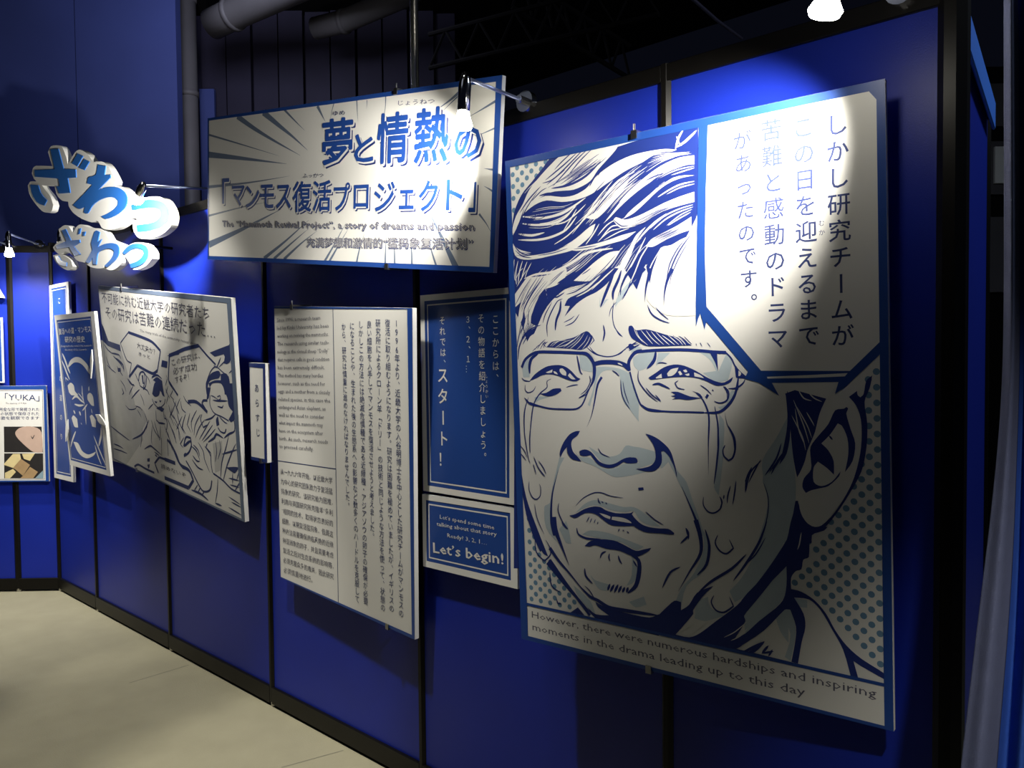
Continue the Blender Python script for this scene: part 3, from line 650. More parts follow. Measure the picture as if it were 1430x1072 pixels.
F4 7807,9392 8265,9342 8629,9302 8548,9394 8262,9551 8214,10019 8089,10099 8044,10317 7918,10378 7810,10543 7805,10801 8037,10828 8324,10972 8565,11225 8761,11566 8994,11853 9302,12078 9772,12302 9771,12424 9301,12243 9128,12157 9221,12509 9066,12503 8915,11953 8681,11539 8444,11163 8201,10972 7866,10984 8071,11313 8109,11605 8020,11965 7927,12480 7779,12469 7871,11995 7898,11645 7777,11279 7648,11301 7157,11872 6604,12338 6608,12157 7116,11703 7608,11092 7700,10732 7707,10301 7310,10749 6621,11525 6627,11256 7181,10593 7627,9968
F1 7729,10298 7653,10998 7163,11562 6702,12049 6714,11464 7266,10755
F1 7561,11360 7777,11279 7897,11731 7758,12451 7630,12392 7768,11842
F1 7845,10988 8159,11000 8156,11170 7948,11163
S5 25 8057,9491 8011,9750 7967,9882
L4 44 6601,12497 7799,12529 9221,12530 9826,12533
S4 63 7152,12138 6787,12391 6601,12519
S4 45 7370,12315 7103,12415
G3 23 9 362,1227 638,941 1061,683 1575,371 2021,174 | 2488,332 2289,606 1898,814 1551,918 1299,998
G4 21 12 3040,297 2480,522 1899,775 1402,935 | 3484,356 3028,614 2468,827 1986,1022
G3 21 10 2614,1883 3088,1452 3634,1085 4158,803 4579,640 | 3156,2066 3524,1738 3969,1394 4398,1168 4815,949
G3 15 8 4498,608 4905,626 5379,693 5706,716 | 4402,1025 4818,842 5220,770 5704,792
G3 17 9 2042,2005 2621,1692 3184,1278 3679,1018 | 2601,2228 2982,1892 3444,1503 3931,1242
G4 16 10 4138,1420 4564,1159 5055,989 5702,888 | 4383,1637 4761,1404 5207,1225 5695,1164
G4 16 8 3684,2169 4115,2149 4704,1971 5349,1810 | 3940,2282 4449,2227 4946,2003 5618,1901
G4 16 8 4514,2817 4764,2699 5170,2566 5567,2402 | 4435,2663 4686,2582 5134,2455 5578,2263
G3 18 8 1307,3117 1904,3012 2393,2747 2959,2499 | 1886,3454 2472,3143 2947,2841 3493,2633
G3 17 8 2734,3630 3205,3209 3619,2797 4106,2442 | 3454,3761 3862,3343 4175,2928 4601,2645
G3 18 7 762,3888 677,3471 949,3167 1314,2957 | 1422,3931 1386,3607 1595,3382 1998,3100
G4 19 8 186,2687 816,2687 1477,2653 2018,2590 | 302,2492 924,2597 1528,2618 2122,2406
G4 18 7 608,1586 492,1816 376,2048 257,2322 | 1524,1546 1068,1645 748,1928 467,2345
G3 18 6 667,1431 1383,1368 1968,1449 2448,1361 | 644,1916 1355,2001 1952,1838 2442,1514
G4 14 10 778,3292 480,3639 269,4073 156,4417 | 1656,3340 1222,3668 839,4008 569,4438
G4 14 8 632,4441 529,4635 424,4830 281,5175 | 1074,4267 942,4481 716,4668 483,4932
G4 10 8 2409,3309 2058,3516 1704,3607 1345,3629 | 3075,3320 2736,3569 2337,3702 1960,3769
G3 11 6 1927,3886 2335,3749 2737,3523 3130,3279 | 2094,4039 2443,3897 2869,3695 3289,3385
G4 16 8 7762,7672 7561,7918 7397,8126 7232,8336 | 7856,7202 7764,7594 7601,7916 7437,8163""",
"manga":"""P1 -311,2977 2504,3283 3293,4692 3809,6060 4502,7813 1831,9652 -694,9841 -404,4660
P4 -9,2017 241,2219 808,2942 2422,3024 2486,3365 670,3227 -18,3009
L4 60 3737,2263 2516,2910 3160,3726 3803,3847 3332,4635
L4 132 3332,4635 4576,3899
L4 134 4576,3899 6412,4113 7053,3894
L4 91 7053,3894 7595,2880
L4 132 3737,2263 5330,2373 6656,2517 7595,2880
P4 7690,3311 8320,3322 8204,3649 7511,3648
P4 8311,3057 8904,2881 9710,2666 9677,2858 8713,3019
L4 90 8598,3030 8272,4226 8613,4537
S4 72 94,3166 619,3451 1307,3607
S4 87 1026,3578 2161,3582 2397,3773
S4 79 1283,3718 2208,4007 2690,4332
S4 104 1694,3787 2608,4073 2667,4441
S4 63 274,4311 959,4516 1510,4621
S4 62 1741,4216 1980,4407 2478,4677
S4 55 240,3816 451,4182 823,4475
F4 1789,4319 2219,4274 2248,4460 1812,4534
L4 73 4803,4366 4966,4193 5349,4178 5400,4556 5131,4958
S4 86 6243,4358 6950,4129 7515,4264
F4 6410,4440 6931,4231 7497,4365 7385,4974 6833,4752 6873,4537
S4 60 3016,4723 3499,4986 4020,5030
S4 58 4163,4332 4486,4661 4708,4843
S4 48 5696,4318 5909,4498 5995,4691
L4 155 8544,3018 9416,2794 10318,2549 11807,2260
L4 93 11807,2260 12541,2621 13353,2964
L4 68 8544,3018 8271,4234 9178,4813
P4 12853,2481 13933,2187 14688,1993 14791,1899 14888,2487 14677,2722 14390,2837 14119,2821 14249,2548 14175,2425 13310,2615
F4 12699,3500 13013,3332 13601,3203 13768,3338 13552,3538 13064,3638 12658,3775 12417,4074 12517,4387 12267,4419 12265,3911
F4 13768,3338 14242,3243 14494,3388 14549,3642 15004,3589 14938,4079 14016,4197 13961,3931 13710,3741 12939,3831 12616,4050 12545,3878 13154,3673 13729,3606
L4 52 12417,3757 12825,3308 13340,3054 13881,3194 14494,3388
S4 58 13157,3006 13433,3066 13769,2681
S4 51 13623,3046 14224,2724 14622,2470
S4 56 14519,3213 14907,2999 15020,2816
S4 52 13876,2584 13649,2868 13439,3021
F4 14791,1899 14947,2056 14983,4073 14847,4091 14762,2757
L4 75 3390,4644 4384,3986
L4 81 4564,4694 4770,4308 5246,4153 5644,4365 5423,4851 5064,5075
L4 57 4564,4694 4708,4937 5569,5064 5779,5268
F4 5016,4358 5215,4310 5207,4671 5251,4769 5056,4792
F4 6515,4619 6913,4422 7201,4787 7023,5109 6512,5276 6168,5168
F4 6951,4218 7516,4353 7562,4743 7667,5126 7386,5063 7262,4780 7146,4445
S4 70 6273,4294 6848,4130 7425,4215
S4 55 6564,4362 6791,4437 7035,4408
S4 71 6406,5518 6582,5545 6711,5502
S4 70 6975,5366 7078,5453 7214,5360
L4 47 6118,5429 6319,5656 6899,5779 7542,5491 7708,5220
F4 6524,5857 7035,5685 7496,5746 7226,5934 6880,5883
S4 64 5502,6051 5921,5813 6194,5673
S4 56 6447,5944 6411,6459 6868,6593
S4 86 6630,6578 7117,6529 7476,6500
S4 54 7366,5814 7412,6209 7753,6258
S4 56 6150,6549 6417,7071 6712,7432
S4 57 5779,6553 6059,7026 6608,7348
S4 48 6858,6645 6751,7222 6578,7506
L4 40 6856,7307 6743,8247
L4 39 7568,7289 7539,8103
S4 91 7808,7249 8507,7827 8883,8255 9541,8278
S4 54 7346,6570 7725,7062 8109,7498
S4 98 3023,8023 4455,7492 5373,6718 5458,6601
S4 51 2441,6237 2952,6409 3787,6265 4091,6064
S4 76 3352,5792 4100,5377 4605,5131
S4 59 3166,4749 3653,4984 3924,4952
S4 60 3772,5049 3294,5426 3121,5608
S4 79 2145,5352 2371,5595 2132,5734
S4 52 2027,4933 2525,5198 2736,5495
S4 73 -48,7766 1360,7993 2652,8167
S4 64 174,8754 909,8741 1614,8787
S4 64 108,9051 1144,8982 2137,8972
S4 49 4622,5364 4942,5687 5020,5937
S4 50 4047,6282 4395,6496 4496,6640
S4 50 3820,6101 4471,6117 4704,6242
S4 82 4554,8298 5382,7969 5867,8041 6690,8205
S4 64 5836,8203 6430,8304
S4 73 5870,8353 6168,8403
F4 4851,8750 5186,8662 5149,8853 4819,8915
F4 4786,9081 5122,8991 5019,9196 4876,9277
L4 102 2982,9533 3565,9312 4475,9354 5618,9354
L4 107 6415,8384 8309,8313
L4 115 6415,8384 5783,8813 6132,9253
S4 51 4521,7164 4233,7954 4031,8310
S4 49 5846,6853 5574,7623 5651,7870
S4 49 4946,6312 5243,6737 5028,7189
S4 46 8449,5564 8144,6001 8522,6438
S4 45 8970,5151 8414,5765 8009,6120
S4 45 9447,4944 8910,5500 9191,5800
S4 52 9520,5800 9123,6199 8719,6604
S4 51 9925,5645 9582,6081 9402,6496
S4 46 8054,6511 8452,6844 8596,7315
S4 45 8558,6236 9045,6650 9074,7136
S4 52 9568,6809 9056,7237 9363,7380
S4 66 9380,7279 9733,7121
S4 66 9360,7723 9636,7576
S4 46 8179,4521 7890,4851 8297,5143
S4 46 7809,4664 8090,5022 7781,5458
S4 45 8723,4650 8323,4992 8750,5132
S4 45 8447,4294 8625,4564 9047,4706
S4 45 8044,3998 8125,4185 7827,4563
F1 3086,6417 4726,6134 5264,6630 3893,7690 3064,7826 2947,7085
L4 108 8671,4532 9209,4852
L4 149 10263,5020 11186,4909 12211,5230
L4 100 12211,5230 11730,4898 11888,4742 12293,4688
F4 12385,4082 12717,4042 12444,4559 12234,4647
F4 13938,3894 15043,3760 15065,4909 14468,5347 14236,5264 14656,4851 14319,4665 14245,4324
S4 53 12662,4410 12981,4429 13227,4486
L4 43 13305,4387 13570,4293 13612,4436 13347,4530 13232,4456
S4 79 12827,4599 13343,4561 14229,4443
L4 53 12595,4418 12530,4850 12872,5165 13622,5236 14228,5324
S4 61 13243,4813 13683,4812 13827,4674
F4 13023,5445 13241,5262 13312,5642 13043,5744
S4 72 11882,5646 12570,5452 12994,5208
S4 61 13366,5274 13842,5442 14086,5464
L4 61 13165,5785 13397,5929 13773,5929 13926,5726
S4 107 12063,6637 12697,6346 12989,6116 13611,6195
S4 86 13675,6184 14144,5928 14657,5728
L4 59 14335,5868 14726,5658 14730,5190
L4 64 11985,6712 11819,6927 12258,7098 12240,7660 12319,8018
S4 78 13376,6959 14285,6676 14854,6487
S4 77 13327,8186 13821,7360 14559,6450 14768,6238
S4 71 14135,5989 13805,6581 13322,7333 13083,8113
F4 13675,7509 14439,7332 14928,7268 14526,7584 14339,7621
S4 70 14276,7633 14200,8189
S4 60 14912,7390 14601,7927
L4 79 12381,8036 13327,8186 14048,8402 14951,8449
S4 68 14347,8459 14831,7998 14978,7790
S4 68 13862,7956 14848,7876
S4 68 13946,8241 14807,8182
S4 60 13740,8832 14824,8954
S4 69 13962,9027 14870,9064
S4 69 13670,9337 14883,9421
S4 64 12818,8166 12658,8819 12371,9445
S4 91 12371,9445 13024,9422
L4 96 9372,7777 9923,7515 10271,7132 10262,6749 9753,6801 9457,7273
L4 86 9559,7971 10077,8328 10699,8850 11209,9128 11919,8914 12193,8417
S4 76 10271,7132 10807,7294 11090,7687
S4 76 10499,7029 10960,7203 11121,7491
S4 77 10342,7569 10733,7753 11085,7720
S4 77 10237,7781 10825,8055 11372,8077
S4 65 11021,6813 11512,7168 11592,7531 12046,8071
S4 74 11691,6887 12064,7071 12230,7289
S4 126 9451,7306 10011,6984 10314,6869
L4 132 7575,7262 8137,7567 8644,8141 9053,8362
L4 156 9053,8362 9849,8405 10211,8821 9630,9301
L4 181 9630,9301 6881,9362
L4 174 7061,8367 8308,8337
S4 115 9912,9339 10903,9322 11701,9467
S4 68 10197,9344 10689,8917
S4 67 10625,9318 10955,8990
S4 66 11036,9358 11351,9098
S4 61 7772,6162 8282,6746 8642,7282
S4 60 8436,5867 8946,6379 8972,7094
S4 59 8932,5600 9133,6155 9632,6660
S4 59 9776,5801 9389,6375 9781,6636
S4 58 10392,5521 10005,6151 10378,6475
S4 57 11125,5291 10463,5954 10522,6452
S4 57 11513,5422 10871,6018 10645,6559
S4 56 11887,5614 11274,6081 10768,6666
S4 55 12418,5596 11809,6121 11183,6660
S4 55 12657,5743 12063,6204 11453,6677
S4 55 12894,5888 12314,6286 11582,6718
S4 74 11651,5402 11474,5676 11691,6015 12120,5825
S4 59 9463,5076 9545,5449 9956,5583
S4 60 8566,5130 8955,5467 9201,5756
S4 61 8052,5461 8281,5889 8698,6090
S4 58 9804,4776 10053,4997 10589,5178
S4 62 7649,6847 7882,7277 8101,7774
S4 62 7490,6003 7723,6435 7476,6942
S4 54 12811,6449 12870,6927 12663,7456
S4 53 13214,6321 13282,6733 12947,7281
F1 12526,6620 13465,6339 13287,7583 12588,7965
F1 364,3682 2297,3747 3823,6712 2124,8962 57,9463""",
"tusk":"""S3 196 702,2270 1085,2651 1435,3122 1755,3449
S3 164 495,2702 881,3081 1191,3458 1569,3831
F3 1493,3027 1986,2693 2868,2493 3665,2509 4385,2724 4935,3035 5286,3568 4729,3308 4059,2954 3313,2800 2495,2830 1583,3097
F3 1112,4175 1659,3994 2166,4146 2259,4519 2737,4736 1924,4718 1166,4459
S3 94 3522,4109 3507,4386 3369,4630
S3 122 4684,4123 4541,4399
S3 66 1343,3883 831,3704 885,3989
F3 1257,4277 2108,4143 2250,4467 2744,4669 1606,4736 1171,4557
F3 4294,4614 4776,4492 5161,4689 5157,5213 4727,5180 4216,4883
F3 1188,6114 1570,5927 2154,6116 2166,6610 1530,6595
F3 4315,5835 4715,5735 5226,5997 5105,6424 4523,6408
S3 129 1612,4985 2400,4763 3120,4980 3694,5118
S3 111 1936,5247 2714,5295 3508,5233
S3 91 3501,4212 3496,4750 3647,5281
S3 128 3724,5277 3642,5818 3560,6360
S3 151 1654,5646 1930,5798
S3 167 2608,5654 2860,5859
S3 91 3177,5572 3615,5389 4138,5152
S3 89 4665,5394 4738,5654
S3 107 4569,4182 4673,4337
S3 65 2729,6302 2855,6403
S3 73 2777,4559 3325,4810 3571,5015
F3 1081,7545 1880,7567 2394,7967 3281,8109 4071,7988 4708,7827 4344,8071 3213,8343 2295,8305 1581,8034
S3 191 5909,6373 5776,6850 5245,7466
S3 135 1691,6861 957,7414 480,7900
S3 124 4665,7459 4945,8018 5386,8505
S3 122 4602,6907 5098,7478 5652,8061 6098,8489
S3 70 5388,5935 5635,6078 6025,6210""",
"yuka":"""P1 1426,2619 3824,2649 3871,4319 1400,4286
P2 1398,4351 3869,4384 3854,6011 1349,5975
F3 2159,2965 2453,2710 3092,2620 3722,2855 3863,3506 3839,4318 3361,4312 3047,4145 2428,3553 2183,3225
S4 51 3138,3237 3228,3433 3363,3175
P5 1365,5032 1957,4390 2403,4396 2457,4722 1930,5300 1363,5097
P6 1930,5300 2457,4722 3018,5120 2551,5829 2117,5433
P6 2551,5829 3015,5250 3515,5582 3184,6001 2355,5989
P5 2530,4398 3359,4377 3026,4860 2648,4725
F4 3024,4925 3549,4412 3676,4446 3530,5062 3208,5188
P4 1391,5228 1610,5361 1409,5683
P5 1411,5618 1928,5365 2113,5563 1718,5980 1400,5976
P7 3837,5489 3854,6011 3311,6003""",
"zawa":"""Q1 5728,3515 6338,3475 9066,3949 8405,3044 8942,2801 10237,2999 10790,3246 11326,3851 11539,4285 12134,3990 12751,3777 13435,3807 14455,4217 15161,4717 15735,4814 16576,4989 17274,5404 18034,6148 17935,6375 18829,6560 19680,7003 19819,7277 20964,7385 22702,7567 23521,7847 24100,8396 24174,8758 23928,9082 23024,9308 22026,9352 20699,9243 20032,8856 19905,8397 20450,8337 21498,8402 22511,8423 22230,8339 20904,8360 19763,8171 19199,8314 18045,8471 16861,8403 16084,8214 15574,7815 14751,7785 13258,7395 12103,6945 11483,6524 11381,6256 10515,6087 9731,5696 9398,5238 9347,5065 7289,4758 5910,4190 5506,3795
Q1 4705,4388 5171,4219 6723,4494 7725,5068 8592,5574 9036,6126 8743,6427 8020,6427 7112,6218 5787,5535 4908,4897
Q2 8792,8480 9690,8269 10228,8287 9789,7606 10614,7463 11397,7605 12019,8002 12541,7759 13196,7707 14082,7950 14913,8115 15637,8197 16540,8502 17035,8890 17503,9038 18454,9286 18882,9471 19921,9383 20688,9429 21425,9629 21987,10022 22000,10298 21294,10577 20228,10679 19689,10572 19363,10225 18855,9890 18677,10133 18002,10371 17236,10461 16586,10356 16251,10126 16206,10258 15491,10234 14397,10063 13506,9756 12539,9580 11724,9168 10706,8926 9847,8995 9040,8693
Q2 8752,8947 9415,8955 10376,9080 11537,9464 11835,9831 11247,9988 10420,9841 9203,9388
F3 8926,2986 10222,3181 10597,3798 10968,4409 12775,4739 12801,5170 11543,5010 11884,5856 10125,5641 9731,5175 10264,5254 10087,4806 6161,4095 6077,3690 9552,4201 9210,3561
P3 5277,4409 6707,4671 7022,5121 7463,5415 8125,5737 7645,5979 6845,5780 6269,5561 5767,5217 5409,4849
P3 12208,4325 13132,3950 13886,4222 12982,4617
P3 13227,4742 14063,4406 14758,4662 14020,4976
P4 15866,5005 16906,5244 16704,5658 17471,5766 17462,5896 16675,6074 15775,6277 16833,6297 17599,6378 18422,6545 19056,6799 19405,7092 19452,7354 19164,7603 18505,7776 17668,7855 16725,7852 16124,7644 16916,7609 17775,7507 18253,7353 18298,7164 17896,6959 17142,6821 16095,6796 14997,6954 14322,7268 13761,7141 13974,6853 13102,6880 12234,6552 13636,6247 15074,5901 14343,5722 14551,5442 15562,5464
P5 19877,7601 20576,7538 21328,7547 22128,7626 22832,7753 23447,7944 23802,8181 23935,8464 23853,8719 23530,8905 22971,9002 22190,9022 21463,8996 20491,8907 20435,8586 21630,8664 22355,8658 22856,8568 23076,8385 22973,8234 22601,8102 21962,7988 20933,7897 20018,7841
P6 10382,7710 11015,7708 11784,8411 13075,8510 13123,8657 12161,8775 13113,9296 12221,9286 11450,8741 9548,8667 9347,8459 11065,8373
P6 9187,9047 9733,9059 10140,9357 11033,9545 10954,9759 10328,9670 9801,9552 9427,9332
P6 13024,7900 13315,7933 13100,8192 12804,8196
P6 13589,8140 13932,8178 13764,8371 13478,8340
P7 15267,8292 15890,8430 15589,8874 16132,8795 15569,9146 16464,9086 17328,9119 17994,9240 18312,9448 18297,9675 18084,9885 17689,10048 16732,10267 16389,10171 17099,9963 17541,9737 17671,9564 17392,9424 16796,9347 16091,9367 15545,9486 15325,10015 14869,9977 14805,9590 14224,9853 13852,9751 14346,9479 14832,9212 14673,8850
P8 18704,9714 19118,9559 19603,9446 20227,9446 20834,9507 21422,9672 21674,9900 21614,10172 21351,10365 20850,10490 20313,10540 19691,10540 19546,10337 20329,10295 20870,10167 21150,10005 21041,9821 20595,9702 19903,9667 18940,9833""",
"title":"""H1 194 2081,87 3133,590 4372,1115 6054,1769
H1 220 3772,74 4805,650 5612,1091 6465,1606
H1 87 5082,97 5738,550 6308,927
H1 125 6990,128 7212,417 7446,705
H1 74 102,656 2018,1085 4833,1732
H1 218 78,1431 2519,1704 5250,2028
H1 108 25,2707 2859,2625 5463,2467
H1 244 94,5019 2572,4356 4956,3650
H1 73 41,3860 2556,3530 4125,3374
H1 136 3898,5486 5207,4831 6607,4051
H1 112 4525,5489 5644,4869 6616,4347
H1 110 5151,5490 6144,4906 7096,4430
H1 93 7532,5496 8102,4837 8654,4140
H1 92 7797,5489 8360,4834 8787,4342
H1 79 9240,5515 9371,5061 9619,4500
H1 76 10676,5521 10677,4960 10717,4493
H1 75 11134,5507 11089,4953 11003,4492
H1 82 11936,5529 11893,5015 11761,4487
H1 79 13032,5525 12769,4999 12536,4483
H1 207 13865,5528 13272,4697 12556,3742
H1 101 13814,258 13383,498 12738,776
H1 75 14148,174 13484,543 12997,855
H1 72 15180,698 14655,890 14095,1086
H1 48 15200,1459 14874,1545 14410,1665
H1 64 15223,2647 15066,2627 14813,2588
H1 64 15237,3279 15048,3184 14838,3095
H1 64 14709,3909 15004,4190 15222,4467
H1 49 9072,139 9109,494 9158,851
H1 38 9579,170 9584,302 9566,455
H1 47 10487,117 10479,495 10402,869
H1 41 7882,126 7762,422 7705,660""",
"portrait2":"""P6 5814,49 5831,248 5746,2177 5685,3505 5646,4344 5643,4818 5702,4651 5761,4520 5861,4895 5910,4729 6320,5214 6904,5904 6824,6067 6925,6100 7161,6166 7391,6312 7617,6456 7459,6167 8910,6148 8833,6401 9042,6263 9819,5509 9861,5334 9862,42
P7 6065,154 9611,189 9755,385 9786,2708 9821,5250 9148,5914 7214,5891 5924,4375 5914,3086 5974,1714
P7 7346,6030 8260,5997 9103,5959 9044,6027 8259,6060 7362,6070
P3 7459,6175 8910,6110 8711,6525 7973,6327 7748,6407
P7 266,12521 4014,12537 7712,12564 9738,12580 9748,13445 251,13410
L6 66 244,12442 4017,12471 7713,12514 9791,12537
D0 159,192 1647,159 1282,416 522,1025 195,1545 124,1438
D0 279,9449 461,9941 673,10834 1078,11226 1523,11623 1997,12202 1659,12380 274,12333
D0 9776,5626 9491,6067 9478,7513 9090,8579 8507,9404 8207,9663 8248,10092 7875,10535 7856,10702 8361,10962 8756,11486 9304,12027 9792,12311 9878,8602"""
}

COLMAP = dict(
    portrait={0: 'dots', 1: 'tone', 2: 'ink', 3: 'paper', 4: 'ink', 5: 'paper', 6: 'blue', 7: 'paper'},
    manga={1: 'mtone', 4: 'key'}, tusk={3: 'paper'}, title={1: 'slate'},
    yuka={1: 'dark', 2: 'dark', 3: 'skin', 4: 'dark', 5: 'straw', 6: 'tan', 7: 'cyan'})
PART = {'dots': 'halftone_dots', 'tone': 'tone_shading', 'ink': 'ink_drawing', 'blue': 'ink_drawing', 'paper': 'highlight_print', 'mtone': 'tone_shading', 'key': 'ink_drawing', 'slate': 'speed_lines'}
def parse(key):
    for ln in ART[key].split('\n'):
        t = ln.split()
        if not t: continue
        code = t[0]; k = 1; w = 0
        if code[0] == 'G':
            n = int(t[2]); i = t.index('|'); Q = lambda l: [tuple(int(c)/1e4 for c in s.split(',')) for s in l]
            for P, ww in between(Q(t[3:i]), Q(t[i+1:]), n, int(t[1])/1e4, n+len(ln)): yield 'S', int(code[1:]), ww, [tuple(p) for p in P[::2]]
            continue
        if code[0] in 'SLH': w = int(t[1])/1e4; k = 2
        yield code[0], int(code[1:]), w, [tuple(int(c)/1e4 for c in s.split(',')) for s in t[k:]]
def between(A, B, n, w, seed, jit=.35):
    "n tapered hairs laid between two guide paths"
    rnd = random.Random(seed); A = smooth_path(A, False, 4); B = smooth_path(B, False, 4); N = 14; out = []
    def at(P, s):
        x = s*(len(P)-1); i = min(int(x), len(P)-2); return P[i].lerp(P[i+1], x-i)
    for k in range(n):
        t = (k+.5+rnd.uniform(-jit, jit))/n; a = rnd.uniform(0, .35); b = rnd.uniform(.6, 1)
        P = [at(A, a+(b-a)*i/N).lerp(at(B, a+(b-a)*i/N), t) for i in range(N+1)]
        out.append((P, w*rnd.uniform(.5, 1.2)))
    return out
def board_frame(c, r):
    yaw, tilt, roll = r
    ex = Vector((math.cos(yaw), math.sin(yaw), 0)); n = Vector((math.sin(yaw), -math.cos(yaw), 0))
    up = Zv*math.cos(tilt)+n*math.sin(tilt)
    e2 = ex*math.cos(roll)+up*math.sin(roll); u2 = up*math.cos(roll)-ex*math.sin(roll); n2 = e2.cross(u2)
    return Matrix(((e2.x, u2.x, n2.x, c[0]), (e2.y, u2.y, n2.y, c[1]), (e2.z, u2.z, n2.z, c[2]), (0, 0, 0, 1)))
def ring(bm, outer, inner, z):
    o = [bm.verts.new((*p, z)) for p in outer]; i = [bm.verts.new((*p, z)) for p in inner]
    for k in range(4): bm.faces.new((o[k], i[k], i[(k+1) % 4], o[(k+1) % 4]))
    for f in bm.faces:
        f.normal_update()
        if f.normal.z < 0: f.normal_flip()
class Board:
    def __init__(s, key, name, label, thick, body='foam', face='paper', mw=None, size=None, cat='display board', group=None):
        b = DATA['boards'][key]; s.key = key
        s.W, s.H = size or b['s']
        s.root = empty(name, mw=mw or board_frame(b['c'], b['r'])); tag(s.root, label, cat, group)
        bm = bmesh.new(); box(bm, -s.W/2, s.W/2, -s.H/2, s.H/2, -thick, -.0006, bev=.001)
        s.body = link('board', bm, body, s.root)
        bm = bmesh.new(); fill(bm, s.quad(0, 0, s.W, s.H), 0); link('printed_face', bm, face, s.root)
        s.layers = {}
    def L(s, u, v): return (u-s.W/2, s.H/2-v)
    def quad(s, u0, v0, u1, v1): return [s.L(u0, v0), s.L(u1, v0), s.L(u1, v1), s.L(u0, v1)]
    def border(s, inner, m, name='printed_border', z=9):
        bm = bmesh.new(); e = .0004
        ring(bm, s.quad(e, e, s.W-e, s.H-e), [s.L(*p) for p in inner], LAY*z); link(name, bm, m, s.root)
    def inset(s, inner, f0, f1):
        "ring lying inside the quad 'inner' between two insets in metres"
        P = [Vector(s.L(*p)) for p in inner]
        def off(d):
            out = []
            for i in range(4):
                a = (P[i-1]-P[i]).normalized(); b = (P[(i+1) % 4]-P[i]).normalized(); out.append(P[i]+(a+b)*d)
            return out
        return off(f0), off(f1)
    def lay(s, z, m):
        if (z, m) not in s.layers: s.layers[(z, m)] = bmesh.new()
        return s.layers[(z, m)]
    def draw(s, key, cmap):
        for kind, lay, w, pts in parse(key):
            m = cmap.get(lay)
            if kind == 'D':
                poly = [s.L(*p) for p in pts]; bm = s.lay(.6, m); p = .0325
                xs = [q[0] for q in poly]; ys = [q[1] for q in poly]
                for i in range(int((max(xs)-min(xs))/p*2)+2):
                    for j in range(int((max(ys)-min(ys))/p)+2):
                        c = ((round(min(xs)/p*2)+i)*p/2, (math.floor(min(ys)/p)+j)*p+((round(min(xs)/p*2)+i) % 2)*p/2)
                        if inside(c, poly):
                            vs = [bm.verts.new((c[0]+.0072*math.cos(a*math.pi/5), c[1]+.0072*math.sin(a*math.pi/5), LAY*.6)) for a in range(10)]
                            bm.faces.new(vs)
                continue
            P = [s.L(*p) for p in pts]; bm = s.lay(lay, m); w *= 1.12
            if kind == 'F': fill(bm, smooth_path(P, True, 3), LAY*lay)
            elif kind == 'P': fill(bm, P, LAY*lay)
            else: stroke(bm, P, w, LAY*lay, kind)
    def texts(s, cmap):
        bms = {}
        for mode, b, t, u0, v0, u1, v1, sz, code, bold in DATA['texts']:
            if b != s.key: continue
            def B(m, z):
                if (m, z) not in bms: bms[(m, z)] = bmesh.new()
                return bms[(m, z)]
            a = Vector(s.L(u0, v0)); c = Vector(s.L(u1, v1)) if mode != 'C' else None
            if mode == 'V':
                n = len(t)
                for i, ch in enumerate(t):
                    p = a.lerp(c, i/max(n-1, 1)); vchar(B(cmap[code], 8), ch, p.x, p.y, sz, LAY*8, bold)
            elif mode == 'H':
                d = c-a; L = d.length; e = d/L; nn = Vector((-e.y, e.x))
                def line(m, z, dx, dy, bo):
                    g = textmesh(t); x0 = min(q[0] for q in g[0]); x1 = max(q[0] for q in g[0])
                    cjk = ord(t[0]) > 0x2fff or ord(t[1]) > 0x2fff; h = sz/(.95 if cjk else .98); mid = .36 if cjk else .27
                    def f(x, y):
                        p = a+e*((x-x0)/(x1-x0)*L+dx)+nn*((y-mid)*h+dy); return p.x, p.y
                    putb(B(m, z), g, f, LAY*z, bo)
                if code == 'R':
                    line('navy', 5, .003, -.003, .02); line('paper', 6, 0, 0, .03); line('grey', 7, 0, 0, .006)
                else: line(cmap[code], 8, 0, 0, bold)
            else:
                w, h = u1, v1
                def ch(m, z, dx, dy, bo):
                    g = g0 = textmesh(t)
                    x0 = min(q[0] for q in g0[0]); x1 = max(q[0] for q in g0[0]); y0 = min(q[1] for q in g0[0]); y1 = max(q[1] for q in g0[0])
                    def f(x, y): return a.x+((x-(x0+x1)/2)/(x1-x0)*w+dx), a.y+((y-(y0+y1)/2)/(y1-y0)*h+dy)
                    putb(B(m, z), g, f, LAY*z, bo)
                k = 1 if code == 'T' else .75
                ch('navy', 4, .012*k, -.011*k, bold); ch('paper', 5, .004*k, -.004*k, bold+.015); ch('blue', 7, 0, 0, bold)
        for (m, z), bm in bms.items(): link('lettering', bm, m, s.root)['kind'] = 'stuff'
    def done(s):
        for (z, m), bm in s.layers.items():
            nm = PART.get(m, 'printed_picture')
            if s.key == 'portrait' and z == 6: nm = 'bubble_outline'
            if s.key == 'portrait' and z == 7: nm = 'speech_bubble'
            link(nm, bm, m, s.root)['kind'] = 'stuff'
